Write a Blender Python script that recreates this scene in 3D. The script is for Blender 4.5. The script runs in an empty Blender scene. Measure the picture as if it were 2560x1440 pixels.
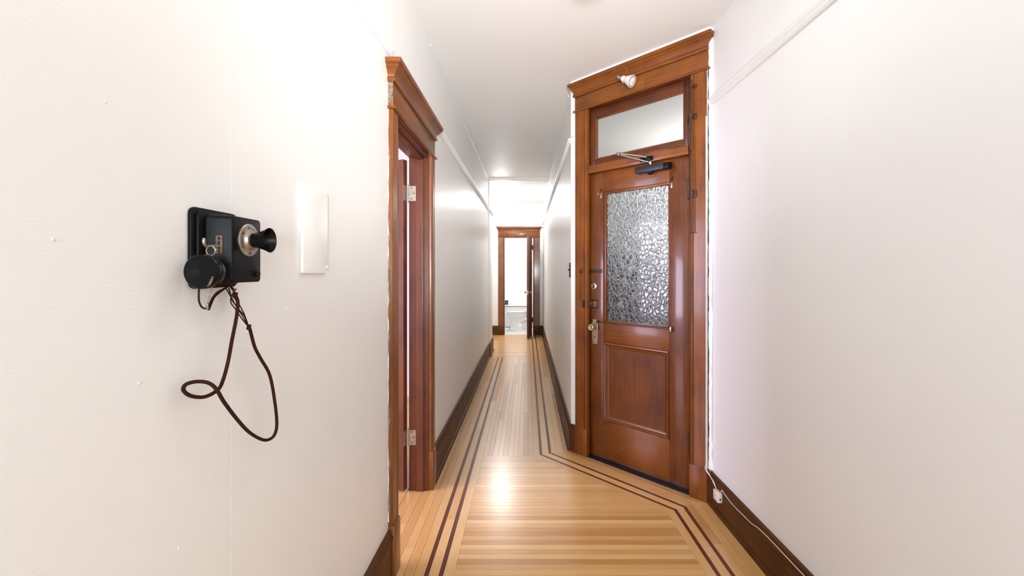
import bpy, bmesh, math, random
from mathutils import Vector, Matrix, Euler
random.seed(7)
R = math.radians
SC = bpy.context.scene
COL = SC.collection

# ------------------------------------------------------------------ camera, world, light, exposure
cam_d = bpy.data.cameras.new('camera')
cam = bpy.data.objects.new('camera', cam_d)
COL.objects.link(cam)
cam_d.sensor_width = 36.0
cam_d.lens = 36.0 * 1138 / 2560
cam_d.shift_x = -38 / 2560
cam_d.shift_y = -43 / 2560
cam_d.clip_start = 0.02
cam.location = (0, 0, 1.38)
cam.rotation_euler = (R(90), 0, 0)
SC.camera = cam

SC.view_settings.view_transform = 'Standard'
SC.view_settings.look = 'None'
SC.view_settings.gamma = 1.0
SC.view_settings.use_curve_mapping = False
SC.view_settings.exposure = 0.9

w = bpy.data.worlds.new('daylight')
SC.world = w
w.use_nodes = True
w.node_tree.nodes['Background'].inputs[0].default_value = (0.75, 0.86, 1.0, 1)
w.node_tree.nodes['Background'].inputs[1].default_value = 1.0


def area(name, loc, aim, sx, sy, power, col):
    d = bpy.data.lights.new(name, 'AREA')
    d.shape = 'RECTANGLE'
    d.size = sx
    d.size_y = sy
    d.energy = power
    d.color = col
    o = bpy.data.objects.new(name, d)
    COL.objects.link(o)
    o.location = loc
    o.rotation_euler = (Vector(aim) - Vector(loc)).to_track_quat('-Z', 'Y').to_euler()
    return o


LAMP_NEAR = (0.28, 1.45, 2.52)
LAMP_FAR = (-0.49, 8.45, 2.69)
LAMP_OUT = (2.35, 4.9, 2.0)
LAMP_BATH = (0.1, 10.9, 2.66)
area('rear_fill_light', (0.25, -3.35, 1.55), (0.25, 0, 1.45), 1.5, 1.7, 54, (0.87, 0.94, 1.0))  # unseen fill panel added behind the viewpoint, no window built there
area('side_room_window_light', (-3.55, 1.55, 1.42), (0, 1.55, 1.42), 1.5, 1.5, 72, (0.82, 0.75, 1.0))
sd = bpy.data.lights.new('rear_fill_spot', 'SPOT')      # unseen spot added behind the viewpoint to lift ceiling and hall
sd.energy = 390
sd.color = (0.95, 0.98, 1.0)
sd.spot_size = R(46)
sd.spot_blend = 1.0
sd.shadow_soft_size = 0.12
so_l = bpy.data.objects.new('rear_fill_spot', sd)
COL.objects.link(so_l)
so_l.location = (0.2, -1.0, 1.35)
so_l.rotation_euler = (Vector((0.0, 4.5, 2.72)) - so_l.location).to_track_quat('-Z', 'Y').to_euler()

# ------------------------------------------------------------------ materials
MATS = {}


def new_mat(name):
    m = bpy.data.materials.new(name)
    m.use_nodes = True
    nt = m.node_tree
    b = nt.nodes['Principled BSDF']
    MATS[name] = m
    return m, nt, b


def N(nt, kind, **kw):
    n = nt.nodes.new(kind)
    for k, v in kw.items():
        setattr(n, k, v)
    return n


def ramp(nt, stops):
    r = N(nt, 'ShaderNodeValToRGB')
    e = r.color_ramp.elements
    while len(e) < len(stops):
        e.new(0.5)
    for i, (p, c) in enumerate(stops):
        e[i].position = p
        e[i].color = (*c, 1)
    return r


def bump(nt, b, height, strength, dist=0.001):
    bn = N(nt, 'ShaderNodeBump')
    bn.inputs['Strength'].default_value = strength
    bn.inputs['Distance'].default_value = dist
    nt.links.new(height, bn.inputs['Height'])
    nt.links.new(bn.outputs[0], b.inputs['Normal'])
    return bn


def plain(name, col, rough=0.5, metal=0.0, mott=0.06, scale=30, coat=0.0, bstr=0.0, spec=0.5):
    m, nt, b = new_mat(name)
    b.inputs['Specular IOR Level'].default_value = spec
    tc = N(nt, 'ShaderNodeTexCoord')
    no = N(nt, 'ShaderNodeTexNoise')
    no.inputs['Scale'].default_value = scale
    no.inputs['Detail'].default_value = 4
    nt.links.new(tc.outputs['Object'], no.inputs['Vector'])
    rp = ramp(nt, [(0.3, tuple(c * (1 - mott) for c in col)), (0.7, tuple(min(1, c * (1 + mott)) for c in col))])
    nt.links.new(no.outputs['Fac'], rp.inputs[0])
    nt.links.new(rp.outputs[0], b.inputs['Base Color'])
    b.inputs['Roughness'].default_value = rough
    b.inputs['Metallic'].default_value = metal
    b.inputs['Coat Weight'].default_value = coat
    if bstr:
        bump(nt, b, no.outputs['Fac'], bstr)
    return m


def paint(name, col, rough, bstr=0.25):
    m, nt, b = new_mat(name)
    tc = N(nt, 'ShaderNodeTexCoord')
    mp = N(nt, 'ShaderNodeMapping')
    mp.inputs['Rotation'].default_value = (R(28), 0, 0)
    mp.inputs['Scale'].default_value = (60, 60, 260)
    nt.links.new(tc.outputs['Object'], mp.inputs['Vector'])
    n1 = N(nt, 'ShaderNodeTexNoise')
    n1.inputs['Scale'].default_value = 1.0
    n1.inputs['Detail'].default_value = 3
    nt.links.new(mp.outputs[0], n1.inputs['Vector'])
    n2 = N(nt, 'ShaderNodeTexNoise')
    n2.inputs['Scale'].default_value = 2.3
    n2.inputs['Detail'].default_value = 5
    nt.links.new(tc.outputs['Object'], n2.inputs['Vector'])
    rp = ramp(nt, [(0.3, tuple(c * 0.985 for c in col)), (0.7, col)])
    nt.links.new(n2.outputs['Fac'], rp.inputs[0])
    nt.links.new(rp.outputs[0], b.inputs['Base Color'])
    ad = N(nt, 'ShaderNodeMath', operation='MULTIPLY_ADD')
    nt.links.new(n2.outputs['Fac'], ad.inputs[0])
    ad.inputs[1].default_value = 3.0
    nt.links.new(n1.outputs['Fac'], ad.inputs[2])
    bump(nt, b, ad.outputs[0], bstr, 0.0008)
    b.inputs['Roughness'].default_value = rough
    return m


def wood(name, axis, dark, light, rough=0.34, coat=0.12, stretch=16, crough=0.22):
    """stained oak, grain running along the given local axis"""
    m, nt, b = new_mat(name)
    tc = N(nt, 'ShaderNodeTexCoord')
    oi = N(nt, 'ShaderNodeObjectInfo')
    add = N(nt, 'ShaderNodeVectorMath', operation='ADD')
    mul = N(nt, 'ShaderNodeVectorMath', operation='SCALE')
    cmb = N(nt, 'ShaderNodeCombineXYZ')
    for i in range(3):
        nt.links.new(oi.outputs['Random'], cmb.inputs[i])
    nt.links.new(cmb.outputs[0], mul.inputs[0])
    mul.inputs['Scale'].default_value = 7.0
    nt.links.new(tc.outputs['Object'], add.inputs[0])
    nt.links.new(mul.outputs[0], add.inputs[1])
    mp = N(nt, 'ShaderNodeMapping')
    s = [stretch * 6.0] * 3
    s['XYZ'.index(axis)] = 3.2
    mp.inputs['Scale'].default_value = s
    nt.links.new(add.outputs[0], mp.inputs['Vector'])
    n1 = N(nt, 'ShaderNodeTexNoise')
    n1.inputs['Scale'].default_value = 1.0
    n1.inputs['Detail'].default_value = 6
    n1.inputs['Roughness'].default_value = 0.6
    n1.inputs['Distortion'].default_value = 0.3
    nt.links.new(mp.outputs[0], n1.inputs['Vector'])
    n2 = N(nt, 'ShaderNodeTexNoise')
    n2.inputs['Scale'].default_value = 5.0
    n2.inputs['Detail'].default_value = 3
    nt.links.new(add.outputs[0], n2.inputs['Vector'])
    mx = N(nt, 'ShaderNodeMath', operation='MULTIPLY_ADD')
    nt.links.new(n2.outputs['Fac'], mx.inputs[0])
    mx.inputs[1].default_value = 0.55
    sub = N(nt, 'ShaderNodeMath', operation='MULTIPLY_ADD')
    nt.links.new(n1.outputs['Fac'], sub.inputs[0])
    sub.inputs[1].default_value = 0.65
    sub.inputs[2].default_value = -0.1
    nt.links.new(sub.outputs[0], mx.inputs[2])
    mid = tuple((a * .45 + c * .55) for a, c in zip(dark, light))
    rp = ramp(nt, [(0.25, dark), (0.5, mid), (0.78, light)])
    nt.links.new(mx.outputs[0], rp.inputs[0])
    nt.links.new(rp.outputs[0], b.inputs['Base Color'])
    b.inputs['Roughness'].default_value = rough
    b.inputs['Specular IOR Level'].default_value = 0.35 if coat else 0.25
    b.inputs['Coat Weight'].default_value = coat
    b.inputs['Coat Roughness'].default_value = crough
    bump(nt, b, n1.outputs['Fac'], 0.12, 0.0006)
    return m


def plank_mat(name, angle, cols, rough, coat=0.36):
    """floor boards: tone per board from the 'tone' attribute, grain along angle (about z)"""
    m, nt, b = new_mat(name)
    tc = N(nt, 'ShaderNodeTexCoord')
    at = N(nt, 'ShaderNodeAttribute', attribute_name='tone')
    mp0 = N(nt, 'ShaderNodeMapping')
    mp0.inputs['Rotation'].default_value = (0, 0, -angle)
    nt.links.new(tc.outputs['Object'], mp0.inputs['Vector'])
    cmb = N(nt, 'ShaderNodeCombineXYZ')
    sc = N(nt, 'ShaderNodeMath', operation='MULTIPLY')
    sc.inputs[1].default_value = 37.0
    nt.links.new(at.outputs['Fac'], sc.inputs[0])
    nt.links.new(sc.outputs[0], cmb.inputs[0])
    nt.links.new(sc.outputs[0], cmb.inputs[2])
    add = N(nt, 'ShaderNodeVectorMath', operation='ADD')
    nt.links.new(mp0.outputs[0], add.inputs[0])
    nt.links.new(cmb.outputs[0], add.inputs[1])
    mp = N(nt, 'ShaderNodeMapping')
    mp.inputs['Scale'].default_value = (4, 110, 110)
    nt.links.new(add.outputs[0], mp.inputs['Vector'])
    n1 = N(nt, 'ShaderNodeTexNoise')
    n1.inputs['Scale'].default_value = 1.0
    n1.inputs['Detail'].default_value = 5
    nt.links.new(mp.outputs[0], n1.inputs['Vector'])
    rp = ramp(nt, [(0.0, cols[0]), (0.5, cols[1]), (1.0, cols[2])])
    mx = N(nt, 'ShaderNodeMath', operation='MULTIPLY_ADD')
    nt.links.new(n1.outputs['Fac'], mx.inputs[0])
    mx.inputs[1].default_value = 0.5
    s2 = N(nt, 'ShaderNodeMath', operation='MULTIPLY_ADD')
    nt.links.new(at.outputs['Fac'], s2.inputs[0])
    s2.inputs[1].default_value = 0.75
    s2.inputs[2].default_value = -0.12
    nt.links.new(s2.outputs[0], mx.inputs[2])
    nt.links.new(mx.outputs[0], rp.inputs[0])
    # small dark nail flecks
    vo = N(nt, 'ShaderNodeTexVoronoi')
    vo.inputs['Scale'].default_value = 18.0
    nt.links.new(tc.outputs['Object'], vo.inputs['Vector'])
    lt = N(nt, 'ShaderNodeMath', operation='LESS_THAN')
    lt.inputs[1].default_value = 0.045
    nt.links.new(vo.outputs['Distance'], lt.inputs[0])
    mc = N(nt, 'ShaderNodeMix', data_type='RGBA')
    nt.links.new(lt.outputs[0], mc.inputs['Factor'])
    nt.links.new(rp.outputs[0], mc.inputs['A'])
    mc.inputs['B'].default_value = tuple(c * 0.35 for c in cols[0]) + (1,)
    nt.links.new(mc.outputs['Result'], b.inputs['Base Color'])
    n3 = N(nt, 'ShaderNodeTexNoise')
    n3.inputs['Scale'].default_value = 9.0
    n3.inputs['Detail'].default_value = 3
    nt.links.new(tc.outputs['Object'], n3.inputs['Vector'])
    bump(nt, b, n3.outputs['Fac'], 0.10, 0.004)
    b.inputs['Roughness'].default_value = rough
    b.inputs['Coat Weight'].default_value = coat
    b.inputs['Coat Roughness'].default_value = 0.20
    if coat < 0.1:
        b.inputs['Specular IOR Level'].default_value = 0.3
    return m


WALL = paint('wall_paint_cream', (0.905, 0.89, 0.865), 0.34, 0.30)
WALLR = paint('wall_paint_daylight_tint', (0.885, 0.89, 0.905), 0.36, 0.30)  # same walls with the cool daylight put into their colour
CEIL = paint('ceiling_paint', (0.88, 0.865, 0.85), 0.55, 0.12)
WHITE = paint('white_gloss_paint', (0.86, 0.86, 0.86), 0.28, 0.08)
DK, LT = (0.070, 0.0155, 0.0018), (0.275, 0.080, 0.0085)
OAK = {a: wood('stained_oak_' + a.lower(), a, DK, LT, 0.37, 0.22, 16, 0.12) for a in 'XYZ'}
JAMB = {a: wood('shaded_oak_jamb_' + a.lower(), a, (0.055, 0.015, 0.006), (0.165, 0.050, 0.022), 0.45, 0.05) for a in 'XYZ'}  # same oak, darkened in its colour for the shade inside the doorway
DK2, LT2 = (0.032, 0.0105, 0.002), (0.125, 0.044, 0.008)
BASEW = {a: wood('dark_oak_' + a.lower(), a, DK2, LT2, 0.48, 0.0) for a in 'XYZ'}
DOORV = wood('oak_door_stile', 'Z', (0.045, 0.0095, 0.0012), (0.165, 0.044, 0.005), 0.36, 0.42, 16, 0.10)
DOORH = wood('oak_door_rail', 'X', (0.062, 0.0135, 0.0017), (0.225, 0.064, 0.0065), 0.38, 0.15, 16, 0.12)
PANEL = wood('oak_door_panel', 'Z', (0.050, 0.011, 0.0014), (0.17, 0.047, 0.0055), 0.42, 0.0)
SASHX = wood('oak_sash_rail', 'X', (0.036, 0.0085, 0.002), (0.125, 0.032, 0.007))
SASHZ = wood('oak_sash_stile', 'Z', (0.036, 0.0085, 0.002), (0.125, 0.032, 0.007))
FC = [(0.46, 0.215, 0.062), (0.67, 0.375, 0.132), (0.79, 0.51, 0.22)]
DIAG = R(-46.5)
FLX = plank_mat('maple_board_across', 0.0, FC, 0.30)
FLY = plank_mat('maple_board_along', R(90), FC, 0.30)
FLD = plank_mat('maple_board_diagonal', DIAG, FC, 0.30)
IC = [(0.085, 0.016, 0.007), (0.115, 0.024, 0.010), (0.15, 0.034, 0.014)]
INY = plank_mat('dark_inlay_along', R(90), IC, 0.38, 0.05)
IND = plank_mat('dark_inlay_diagonal', DIAG, IC, 0.38, 0.05)
SUBF = plain('subfloor', (0.10, 0.045, 0.02), 0.7)
BLACK = plain('black_enamel', (0.0035, 0.0035, 0.0045), 0.38, 0, 0.25, 60, 0.0, 0.03, 0.14)
BAKE = plain('black_bakelite', (0.003, 0.003, 0.0035), 0.27, 0, 0.2, 40, 0, 0, 0.16)
NICKEL = plain('worn_nickel', (0.40, 0.345, 0.30), 0.38, 0.85, 0.25, 70, 0, 0.05)
BRASS = plain('aged_brass', (0.42, 0.33, 0.20), 0.36, 0.9, 0.25, 50)
TARN = plain('tarnished_brass', (0.24, 0.185, 0.135), 0.42, 0.8, 0.4, 160)
BRONZE = plain('dark_bronze', (0.085, 0.045, 0.03), 0.42, 0.7, 0.3, 60)
STEEL = plain('bright_steel', (0.62, 0.61, 0.60), 0.28, 0.95, 0.12, 50)
DARK = plain('dark_recess', (0.010, 0.008, 0.007), 0.8)
HINGE = plain('dull_brass_hinge', (0.36, 0.315, 0.25), 0.42, 0.75, 0.2, 60)
CORD = plain('brown_fabric_cord', (0.036, 0.011, 0.0055), 0.85, 0, 0.35, 260, 0, 0.4, 0.15)
CORDP = plain('paint_flecked_cord', (0.34, 0.29, 0.26), 0.7, 0, 0.85, 420)
CABLE = plain('white_cable_sheath', (0.78, 0.77, 0.76), 0.4)
IVORY = plain('ivory_plastic', (0.80, 0.74, 0.66), 0.4)
PORC = plain('white_porcelain', (0.86, 0.86, 0.85), 0.12, 0, 0.01, 5, 0.5)
SWEEP = plain('blue_black_metal', (0.020, 0.026, 0.038), 0.3, 0.6, 0.2, 60)
SMEAR = plain('old_paint_smear', (0.20, 0.145, 0.10), 0.7, 0, 0.7, 45, 0, 0.3)
OPAL = plain('opal_glass', (0.68, 0.65, 0.62), 0.18, 0, 0.04, 30, 0.4)


def emit(name, col, strength):
    m, nt, b = new_mat(name)
    b.inputs['Base Color'].default_value = (0.9, 0.9, 0.9, 1)
    b.inputs['Emission Color'].default_value = (*col, 1)
    b.inputs['Emission Strength'].default_value = strength
    return m


GLOW_NEAR = emit('lit_globe_near', (1.0, 0.99, 0.975), 10)
GLOW_FAR = emit('lit_globe_far', (0.98, 0.985, 1.0), 66)
GLOW_BATH = emit('lit_globe_bath', (1.0, 0.975, 0.95), 70)
GLOW_OUT = emit('lit_globe_landing', (1.0, 0.98, 0.95), 175)

m, nt, b = new_mat('clear_glass')
b.inputs['Transmission Weight'].default_value = 1.0
b.inputs['Roughness'].default_value = 0.0
b.inputs['IOR'].default_value = 1.45
CLEAR = m

m, nt, b = new_mat('hammered_glass')
tc = N(nt, 'ShaderNodeTexCoord')
mp = N(nt, 'ShaderNodeMapping')
mp.inputs['Scale'].default_value = (40, 40, 34)
nt.links.new(tc.outputs['Object'], mp.inputs['Vector'])
no = N(nt, 'ShaderNodeTexNoise')
no.inputs['Scale'].default_value = 0.8
no.inputs['Detail'].default_value = 2
nt.links.new(mp.outputs[0], no.inputs['Vector'])
ad = N(nt, 'ShaderNodeMix', data_type='VECTOR')
ad.inputs['Factor'].default_value = 0.45
nt.links.new(mp.outputs[0], ad.inputs['A'])
nt.links.new(no.outputs['Color'], ad.inputs['B'])
vo = N(nt, 'ShaderNodeTexVoronoi', feature='DISTANCE_TO_EDGE')
vo.inputs['Scale'].default_value = 1.7
nt.links.new(ad.outputs['Result'], vo.inputs['Vector'])
pil = N(nt, 'ShaderNodeMapRange', interpolation_type='SMOOTHERSTEP')
pil.inputs['From Max'].default_value = 0.22
nt.links.new(vo.outputs['Distance'], pil.inputs['Value'])
bump(nt, b, pil.outputs[0], 0.7, 0.0022)
vr = N(nt, 'ShaderNodeMapRange')
vr.inputs['From Min'].default_value = 0.02
vr.inputs['From Max'].default_value = 0.075
vr.inputs['To Min'].default_value = 0.55
vr.inputs['To Max'].default_value = 0.07
nt.links.new(vo.outputs['Distance'], vr.inputs['Value'])
nt.links.new(vr.outputs[0], b.inputs['Roughness'])
b.inputs['Base Color'].default_value = (0.82, 0.85, 0.87, 1)
b.inputs['Transmission Weight'].default_value = 1.0
b.inputs['IOR'].default_value = 1.5
HAMMER = m

m, nt, b = new_mat('small_white_tile')
tc = N(nt, 'ShaderNodeTexCoord')
br = N(nt, 'ShaderNodeTexBrick')
br.inputs['Scale'].default_value = 1.0
br.inputs['Brick Width'].default_value = 0.028
br.inputs['Row Height'].default_value = 0.028
br.inputs['Mortar Size'].default_value = 0.0022
br.inputs['Color1'].default_value = (0.82, 0.82, 0.81, 1)
br.inputs['Color2'].default_value = (0.86, 0.86, 0.85, 1)
br.inputs['Mortar'].default_value = (0.42, 0.41, 0.40, 1)
br.offset = 0.0
nt.links.new(tc.outputs['Object'], br.inputs['Vector'])
nt.links.new(br.outputs['Color'], b.inputs['Base Color'])
b.inputs['Roughness'].default_value = 0.3
TILE = m


# ------------------------------------------------------------------ mesh helpers
class MB:
    def __init__(self):
        self.v = []
        self.f = []

    def add(self, vs, fs):
        k = len(self.v)
        self.v += [tuple(p) for p in vs]
        self.f += [tuple(i + k for i in q) for q in fs]
        return self

    def box(self, a, c):
        x0, y0, z0 = a
        x1, y1, z1 = c
        x0, x1 = min(x0, x1), max(x0, x1)
        y0, y1 = min(y0, y1), max(y0, y1)
        z0, z1 = min(z0, z1), max(z0, z1)
        return self.add([(x0, y0, z0), (x1, y0, z0), (x1, y1, z0), (x0, y1, z0), (x0, y0, z1), (x1, y0, z1), (x1, y1, z1), (x0, y1, z1)],
                        [(0, 3, 2, 1), (4, 5, 6, 7), (0, 1, 5, 4), (1, 2, 6, 5), (2, 3, 7, 6), (3, 0, 4, 7)])

    def prism(self, poly, z0, z1):
        """vertical prism over a plan polygon (counter-clockwise)"""
        n = len(poly)
        s = sum(poly[i][0] * poly[(i + 1) % n][1] - poly[(i + 1) % n][0] * poly[i][1] for i in range(n))
        if s < 0:
            poly = poly[::-1]
        vs = [(p[0], p[1], z0) for p in poly] + [(p[0], p[1], z1) for p in poly]
        fs = [tuple(range(n - 1, -1, -1)), tuple(range(n, 2 * n))]
        fs += [(i, (i + 1) % n, n + (i + 1) % n, n + i) for i in range(n)]
        return self.add(vs, fs)

    def extrude(self, loop0, loop1):
        """skin two matching closed 3D loops, with caps"""
        n = len(loop0)
        fs = [tuple(range(n - 1, -1, -1)), tuple(range(n, 2 * n))]
        fs += [(i, (i + 1) % n, n + (i + 1) % n, n + i) for i in range(n)]
        return self.add(list(loop0) + list(loop1), fs)

    def sweep(self, prof, path):
        """profile [(t,z)] carried along a plan polyline; t grows to the right of travel, mitred"""
        np_, n = len(path), len(prof)
        dirs = []
        for i in range(np_ - 1):
            d = Vector((path[i + 1][0] - path[i][0], path[i + 1][1] - path[i][1])).normalized()
            dirs.append(d)
        rings = []
        for i in range(np_):
            if i == 0 or i == np_ - 1:
                d = dirs[0] if i == 0 else dirs[-1]
                mv = Vector((d.y, -d.x))
            else:
                n0 = Vector((dirs[i - 1].y, -dirs[i - 1].x))
                n1 = Vector((dirs[i].y, -dirs[i].x))
                mv = (n0 + n1) / max(0.2, 1 + n0.dot(n1))
            rings.append([(path[i][0] + mv.x * t, path[i][1] + mv.y * t, z) for t, z in prof])
        vs = [p for r in rings for p in r]
        fs = []
        for i in range(np_ - 1):
            for j in range(n):
                a, c = i * n + j, i * n + (j + 1) % n
                fs.append((a, c, c + n, a + n))
        fs.append(tuple(range(n - 1, -1, -1)))
        fs.append(tuple((np_ - 1) * n + j for j in range(n)))
        return self.add(vs, fs)

    def lathe(self, prof, origin, axis, seg=28, cap=True):
        """prof [(radius, along axis)]"""
        o = Vector(origin)
        a = Vector(axis).normalized()
        u = a.orthogonal().normalized()
        v = a.cross(u)
        vs, fs = [], []
        for r, h in prof:
            for k in range(seg):
                t = 2 * math.pi * k / seg
                vs.append(o + a * h + (u * math.cos(t) + v * math.sin(t)) * max(r, 1e-5))
        m_ = len(prof)
        for i in range(m_ - 1):
            for k in range(seg):
                fs.append((i * seg + k, i * seg + (k + 1) % seg, (i + 1) * seg + (k + 1) % seg, (i + 1) * seg + k))
        if cap:
            fs.append(tuple(range(seg - 1, -1, -1)))
            fs.append(tuple((m_ - 1) * seg + k for k in range(seg)))
        return self.add(vs, fs)

    def tube(self, pts, r, seg=10, smooth=4):
        P = [Vector(p) for p in pts]
        if smooth > 1 and len(P) > 2:
            Q = []
            for i in range(len(P) - 1):
                p0, p1, p2, p3 = P[max(i - 1, 0)], P[i], P[i + 1], P[min(i + 2, len(P) - 1)]
                for k in range(smooth):
                    t = k / smooth
                    Q.append(0.5 * ((2 * p1) + (p2 - p0) * t + (2 * p0 - 5 * p1 + 4 * p2 - p3) * t * t + (3 * p1 - p0 - 3 * p2 + p3) * t ** 3))
            Q.append(P[-1])
            P = Q
        vs, fs = [], []
        up = None
        for i, p in enumerate(P):
            d = (P[min(i + 1, len(P) - 1)] - P[max(i - 1, 0)]).normalized()
            if up is None:
                up = d.orthogonal().normalized()
            up = (up - d * up.dot(d)).normalized()
            v = d.cross(up)
            rr = r[min(len(r) - 1, int(i / max(1, len(P) - 1) * (len(r) - 1)))] if isinstance(r, (list, tuple)) else r
            for k in range(seg):
                t = 2 * math.pi * k / seg
                vs.append(p + (up * math.cos(t) + v * math.sin(t)) * rr)
        for i in range(len(P) - 1):
            for k in range(seg):
                fs.append((i * seg + k, i * seg + (k + 1) % seg, (i + 1) * seg + (k + 1) % seg, (i + 1) * seg + k))
        fs.append(tuple(range(seg - 1, -1, -1)))
        fs.append(tuple((len(P) - 1) * seg + k for k in range(seg)))
        return self.add(vs, fs)

    def build(self, name, mat, parent=None, bevel=0.0, seg=2, smooth=True, tone=None):
        me = bpy.data.meshes.new(name)
        bm = bmesh.new()
        vv = [bm.verts.new(p) for p in self.v]
        for q in self.f:
            try:
                bm.faces.new([vv[i] for i in q])
            except ValueError:
                pass
        bmesh.ops.recalc_face_normals(bm, faces=bm.faces)
        if bevel:
            es = [e for e in bm.edges if len(e.link_faces) == 2 and e.calc_face_angle(0) > R(30)]
            bmesh.ops.bevel(bm, geom=es, offset=bevel, segments=seg, profile=0.5, affect='EDGES', clamp_overlap=True)
        bm.to_mesh(me)
        bm.free()
        me.materials.append(mat)
        if smooth:
            me.shade_smooth()
            me.set_sharp_from_angle(angle=R(35))
        if tone is not None:
            at = me.attributes.new('tone', 'FLOAT', 'FACE')
            if isinstance(tone, list):
                for i, d in enumerate(at.data):
                    d.value = tone[i]
            else:
                for d in at.data:
                    d.value = tone
        o = bpy.data.objects.new(name, me)
        COL.objects.link(o)
        if parent is not None:
            o.parent = parent
        return o


def empty(name, loc=(0, 0, 0), rz=0.0):
    o = bpy.data.objects.new(name, None)
    o.empty_display_size = 0.1
    COL.objects.link(o)
    o.location = loc
    o.rotation_euler = (0, 0, rz)
    return o


def tag(o, label, cat=None, kind=None, group=None):
    o['label'] = label
    if cat:
        o['category'] = cat
    if kind:
        o['kind'] = kind
    if group:
        o['group'] = group
    return o


def struct(o, label, cat):
    return tag(o, label, cat, 'structure')


def boxo(name, a, c, mat, parent=None, bevel=0.0, seg=2):
    return MB().box(a, c).build(name, mat, parent, bevel, seg)


def rrect(cx, cy, hx, hy, r, n=6):
    pts = []
    for sx, sy, a0 in ((1, 1, 0), (-1, 1, 90), (-1, -1, 180), (1, -1, 270)):
        for k in range(n + 1):
            t = R(a0 + 90 * k / n)
            pts.append((cx + sx * (hx - r) + r * math.cos(t), cy + sy * (hy - r) + r * math.sin(t)))
    return pts


def clip(poly, a, c, d):
    """keep the part of a plan polygon with a*x + c*y <= d"""
    out = []
    n = len(poly)
    for i in range(n):
        p, q = poly[i], poly[(i + 1) % n]
        fp, fq = a * p[0] + c * p[1] - d, a * q[0] + c * q[1] - d
        if fp <= 0:
            out.append(p)
        if fp * fq < 0:
            t = fp / (fp - fq)
            out.append((p[0] + (q[0] - p[0]) * t, p[1] + (q[1] - p[1]) * t))
    return out


# ------------------------------------------------------------------ key lines of the plan
XL = -0.62                       # face of the left wall
XH = 0.342                       # face of the hall's right wall
HC = 2.822                        # ceiling
YE = 9.80                        # face of the end wall
YP = 7.93                        # where the left wall stops


def xr(y):                       # face of the near right wall, slightly off parallel
    return 1.157 - 0.021 * y


DO = (0.689, 3.111)              # middle of the entrance door, on the face of its casing
UX, UY = math.cos(DIAG), math.sin(DIAG)
NX, NY = -math.sin(DIAG), math.cos(DIAG)


def dw(lx, ly):                  # door frame -> plan
    return (DO[0] + lx * UX + ly * NX, DO[1] + lx * UY + ly * NY)


# ------------------------------------------------------------------ floor: slab and boards
floor = MB().prism([(-3.7, -3.5), (3.6, -3.5), (3.6, 9.88), (-3.7, 9.88)], -0.14, -0.021).build('floor', SUBF)
struct(floor, 'polished narrow maple board floor with dark double inlay lines along the hall', 'floor')
GAP = 0.0006


def board_tone():
    q = random.random()
    return random.uniform(0.0, 0.15) if q < 0.12 else random.uniform(0.8, 1.0) if q > 0.84 else random.uniform(0.38, 0.66)


def plank(poly, mat, name='plank', z=0.0):
    if len(poly) < 3:
        return
    ar = abs(sum(poly[i][0] * poly[(i + 1) % len(poly)][1] - poly[(i + 1) % len(poly)][0] * poly[i][1] for i in range(len(poly)))) / 2
    if ar < 2e-4:
        return
    MB().prism(poly, -0.02, z + random.uniform(-0.00015, 0.0)).build(name, mat, floor, smooth=False, tone=board_tone())


def lay(poly, ang, edges, mats, lengths, names=None, off=0.0):
    """cut a convex plan polygon into boards. edges: board limits across; boards run along ang; lengths (lo, hi) or None"""
    dx, dy = math.cos(ang), math.sin(ang)
    px, py = -dy, dx
    for i in range(len(edges) - 1):
        lo, hi = edges[i], edges[i + 1]
        q = clip(poly, px, py, hi - GAP)
        q = clip(q, -px, -py, -(lo + GAP)) if len(q) > 2 else q
        if len(q) < 3:
            continue
        mat = mats[i] if isinstance(mats, list) else mats
        nm = names[i] if names else 'plank'
        t = [p[0] * dx + p[1] * dy for p in q]
        t0, t1 = min(t), max(t)
        cuts = [t0]
        if lengths:
            s = t0 + random.uniform(0.35, 1.0) * lengths[1]
            while s < t1 - 0.3:
                cuts.append(s)
                s += random.uniform(*lengths)
        cuts.append(t1)
        for a, c in zip(cuts[:-1], cuts[1:]):
            r = clip(q, dx, dy, c - (GAP if c < t1 else 0))
            r = clip(r, -dx, -dy, -(a + (GAP if a > t0 else 0))) if len(r) > 2 else r
            plank(r, mat, nm)


Y0 = 1.15


def seq(a, c, step):
    n = max(1, round((c - a) / step))
    return [a + (c - a) * i / n for i in range(n + 1)]


IN1, IN2 = -0.2115, -0.141       # inlay centre lines before the door, measured from the casing face
HW = 0.0095
# right border offsets (at y = 2.06, parallel to the near right wall)
RB = [0.812, 0.8585, 0.8775, 0.9235, 0.9425, 0.989, 1.036, 1.083, 1.135]


def rline(off, y):
    return off - 0.021 * (y - 2.06)


def meet_front(off, n):          # right border line meets a line parallel to the door
    # (x-DOx)*NX + (y-DOy)*NY = n ;  x = off - .021*(y-2.06)
    k = off + 0.021 * 2.06
    y = (n + DO[0] * NX + DO[1] * NY - k * NX) / (NY - 0.021 * NX)
    return (k - 0.021 * y, y)


def meet_x(x, n):
    return (x, DO[1] + (n - (x - DO[0]) * NX) / NY)


NF = IN1 - HW - 0.0465           # edge of the field before the door
HF = 0.1037 - HW - 0.0465        # edge of the field in the hall
pf, pb = meet_front(RB[0], NF), meet_x(HF, NF)
field = [(-0.333, Y0), (rline(RB[0], Y0), Y0), pf, pb, (-0.333, pb[1])]
lay(field, 0.0, seq(Y0, pb[1], 0.0382), FLX, (2.6, 3.4))
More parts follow.
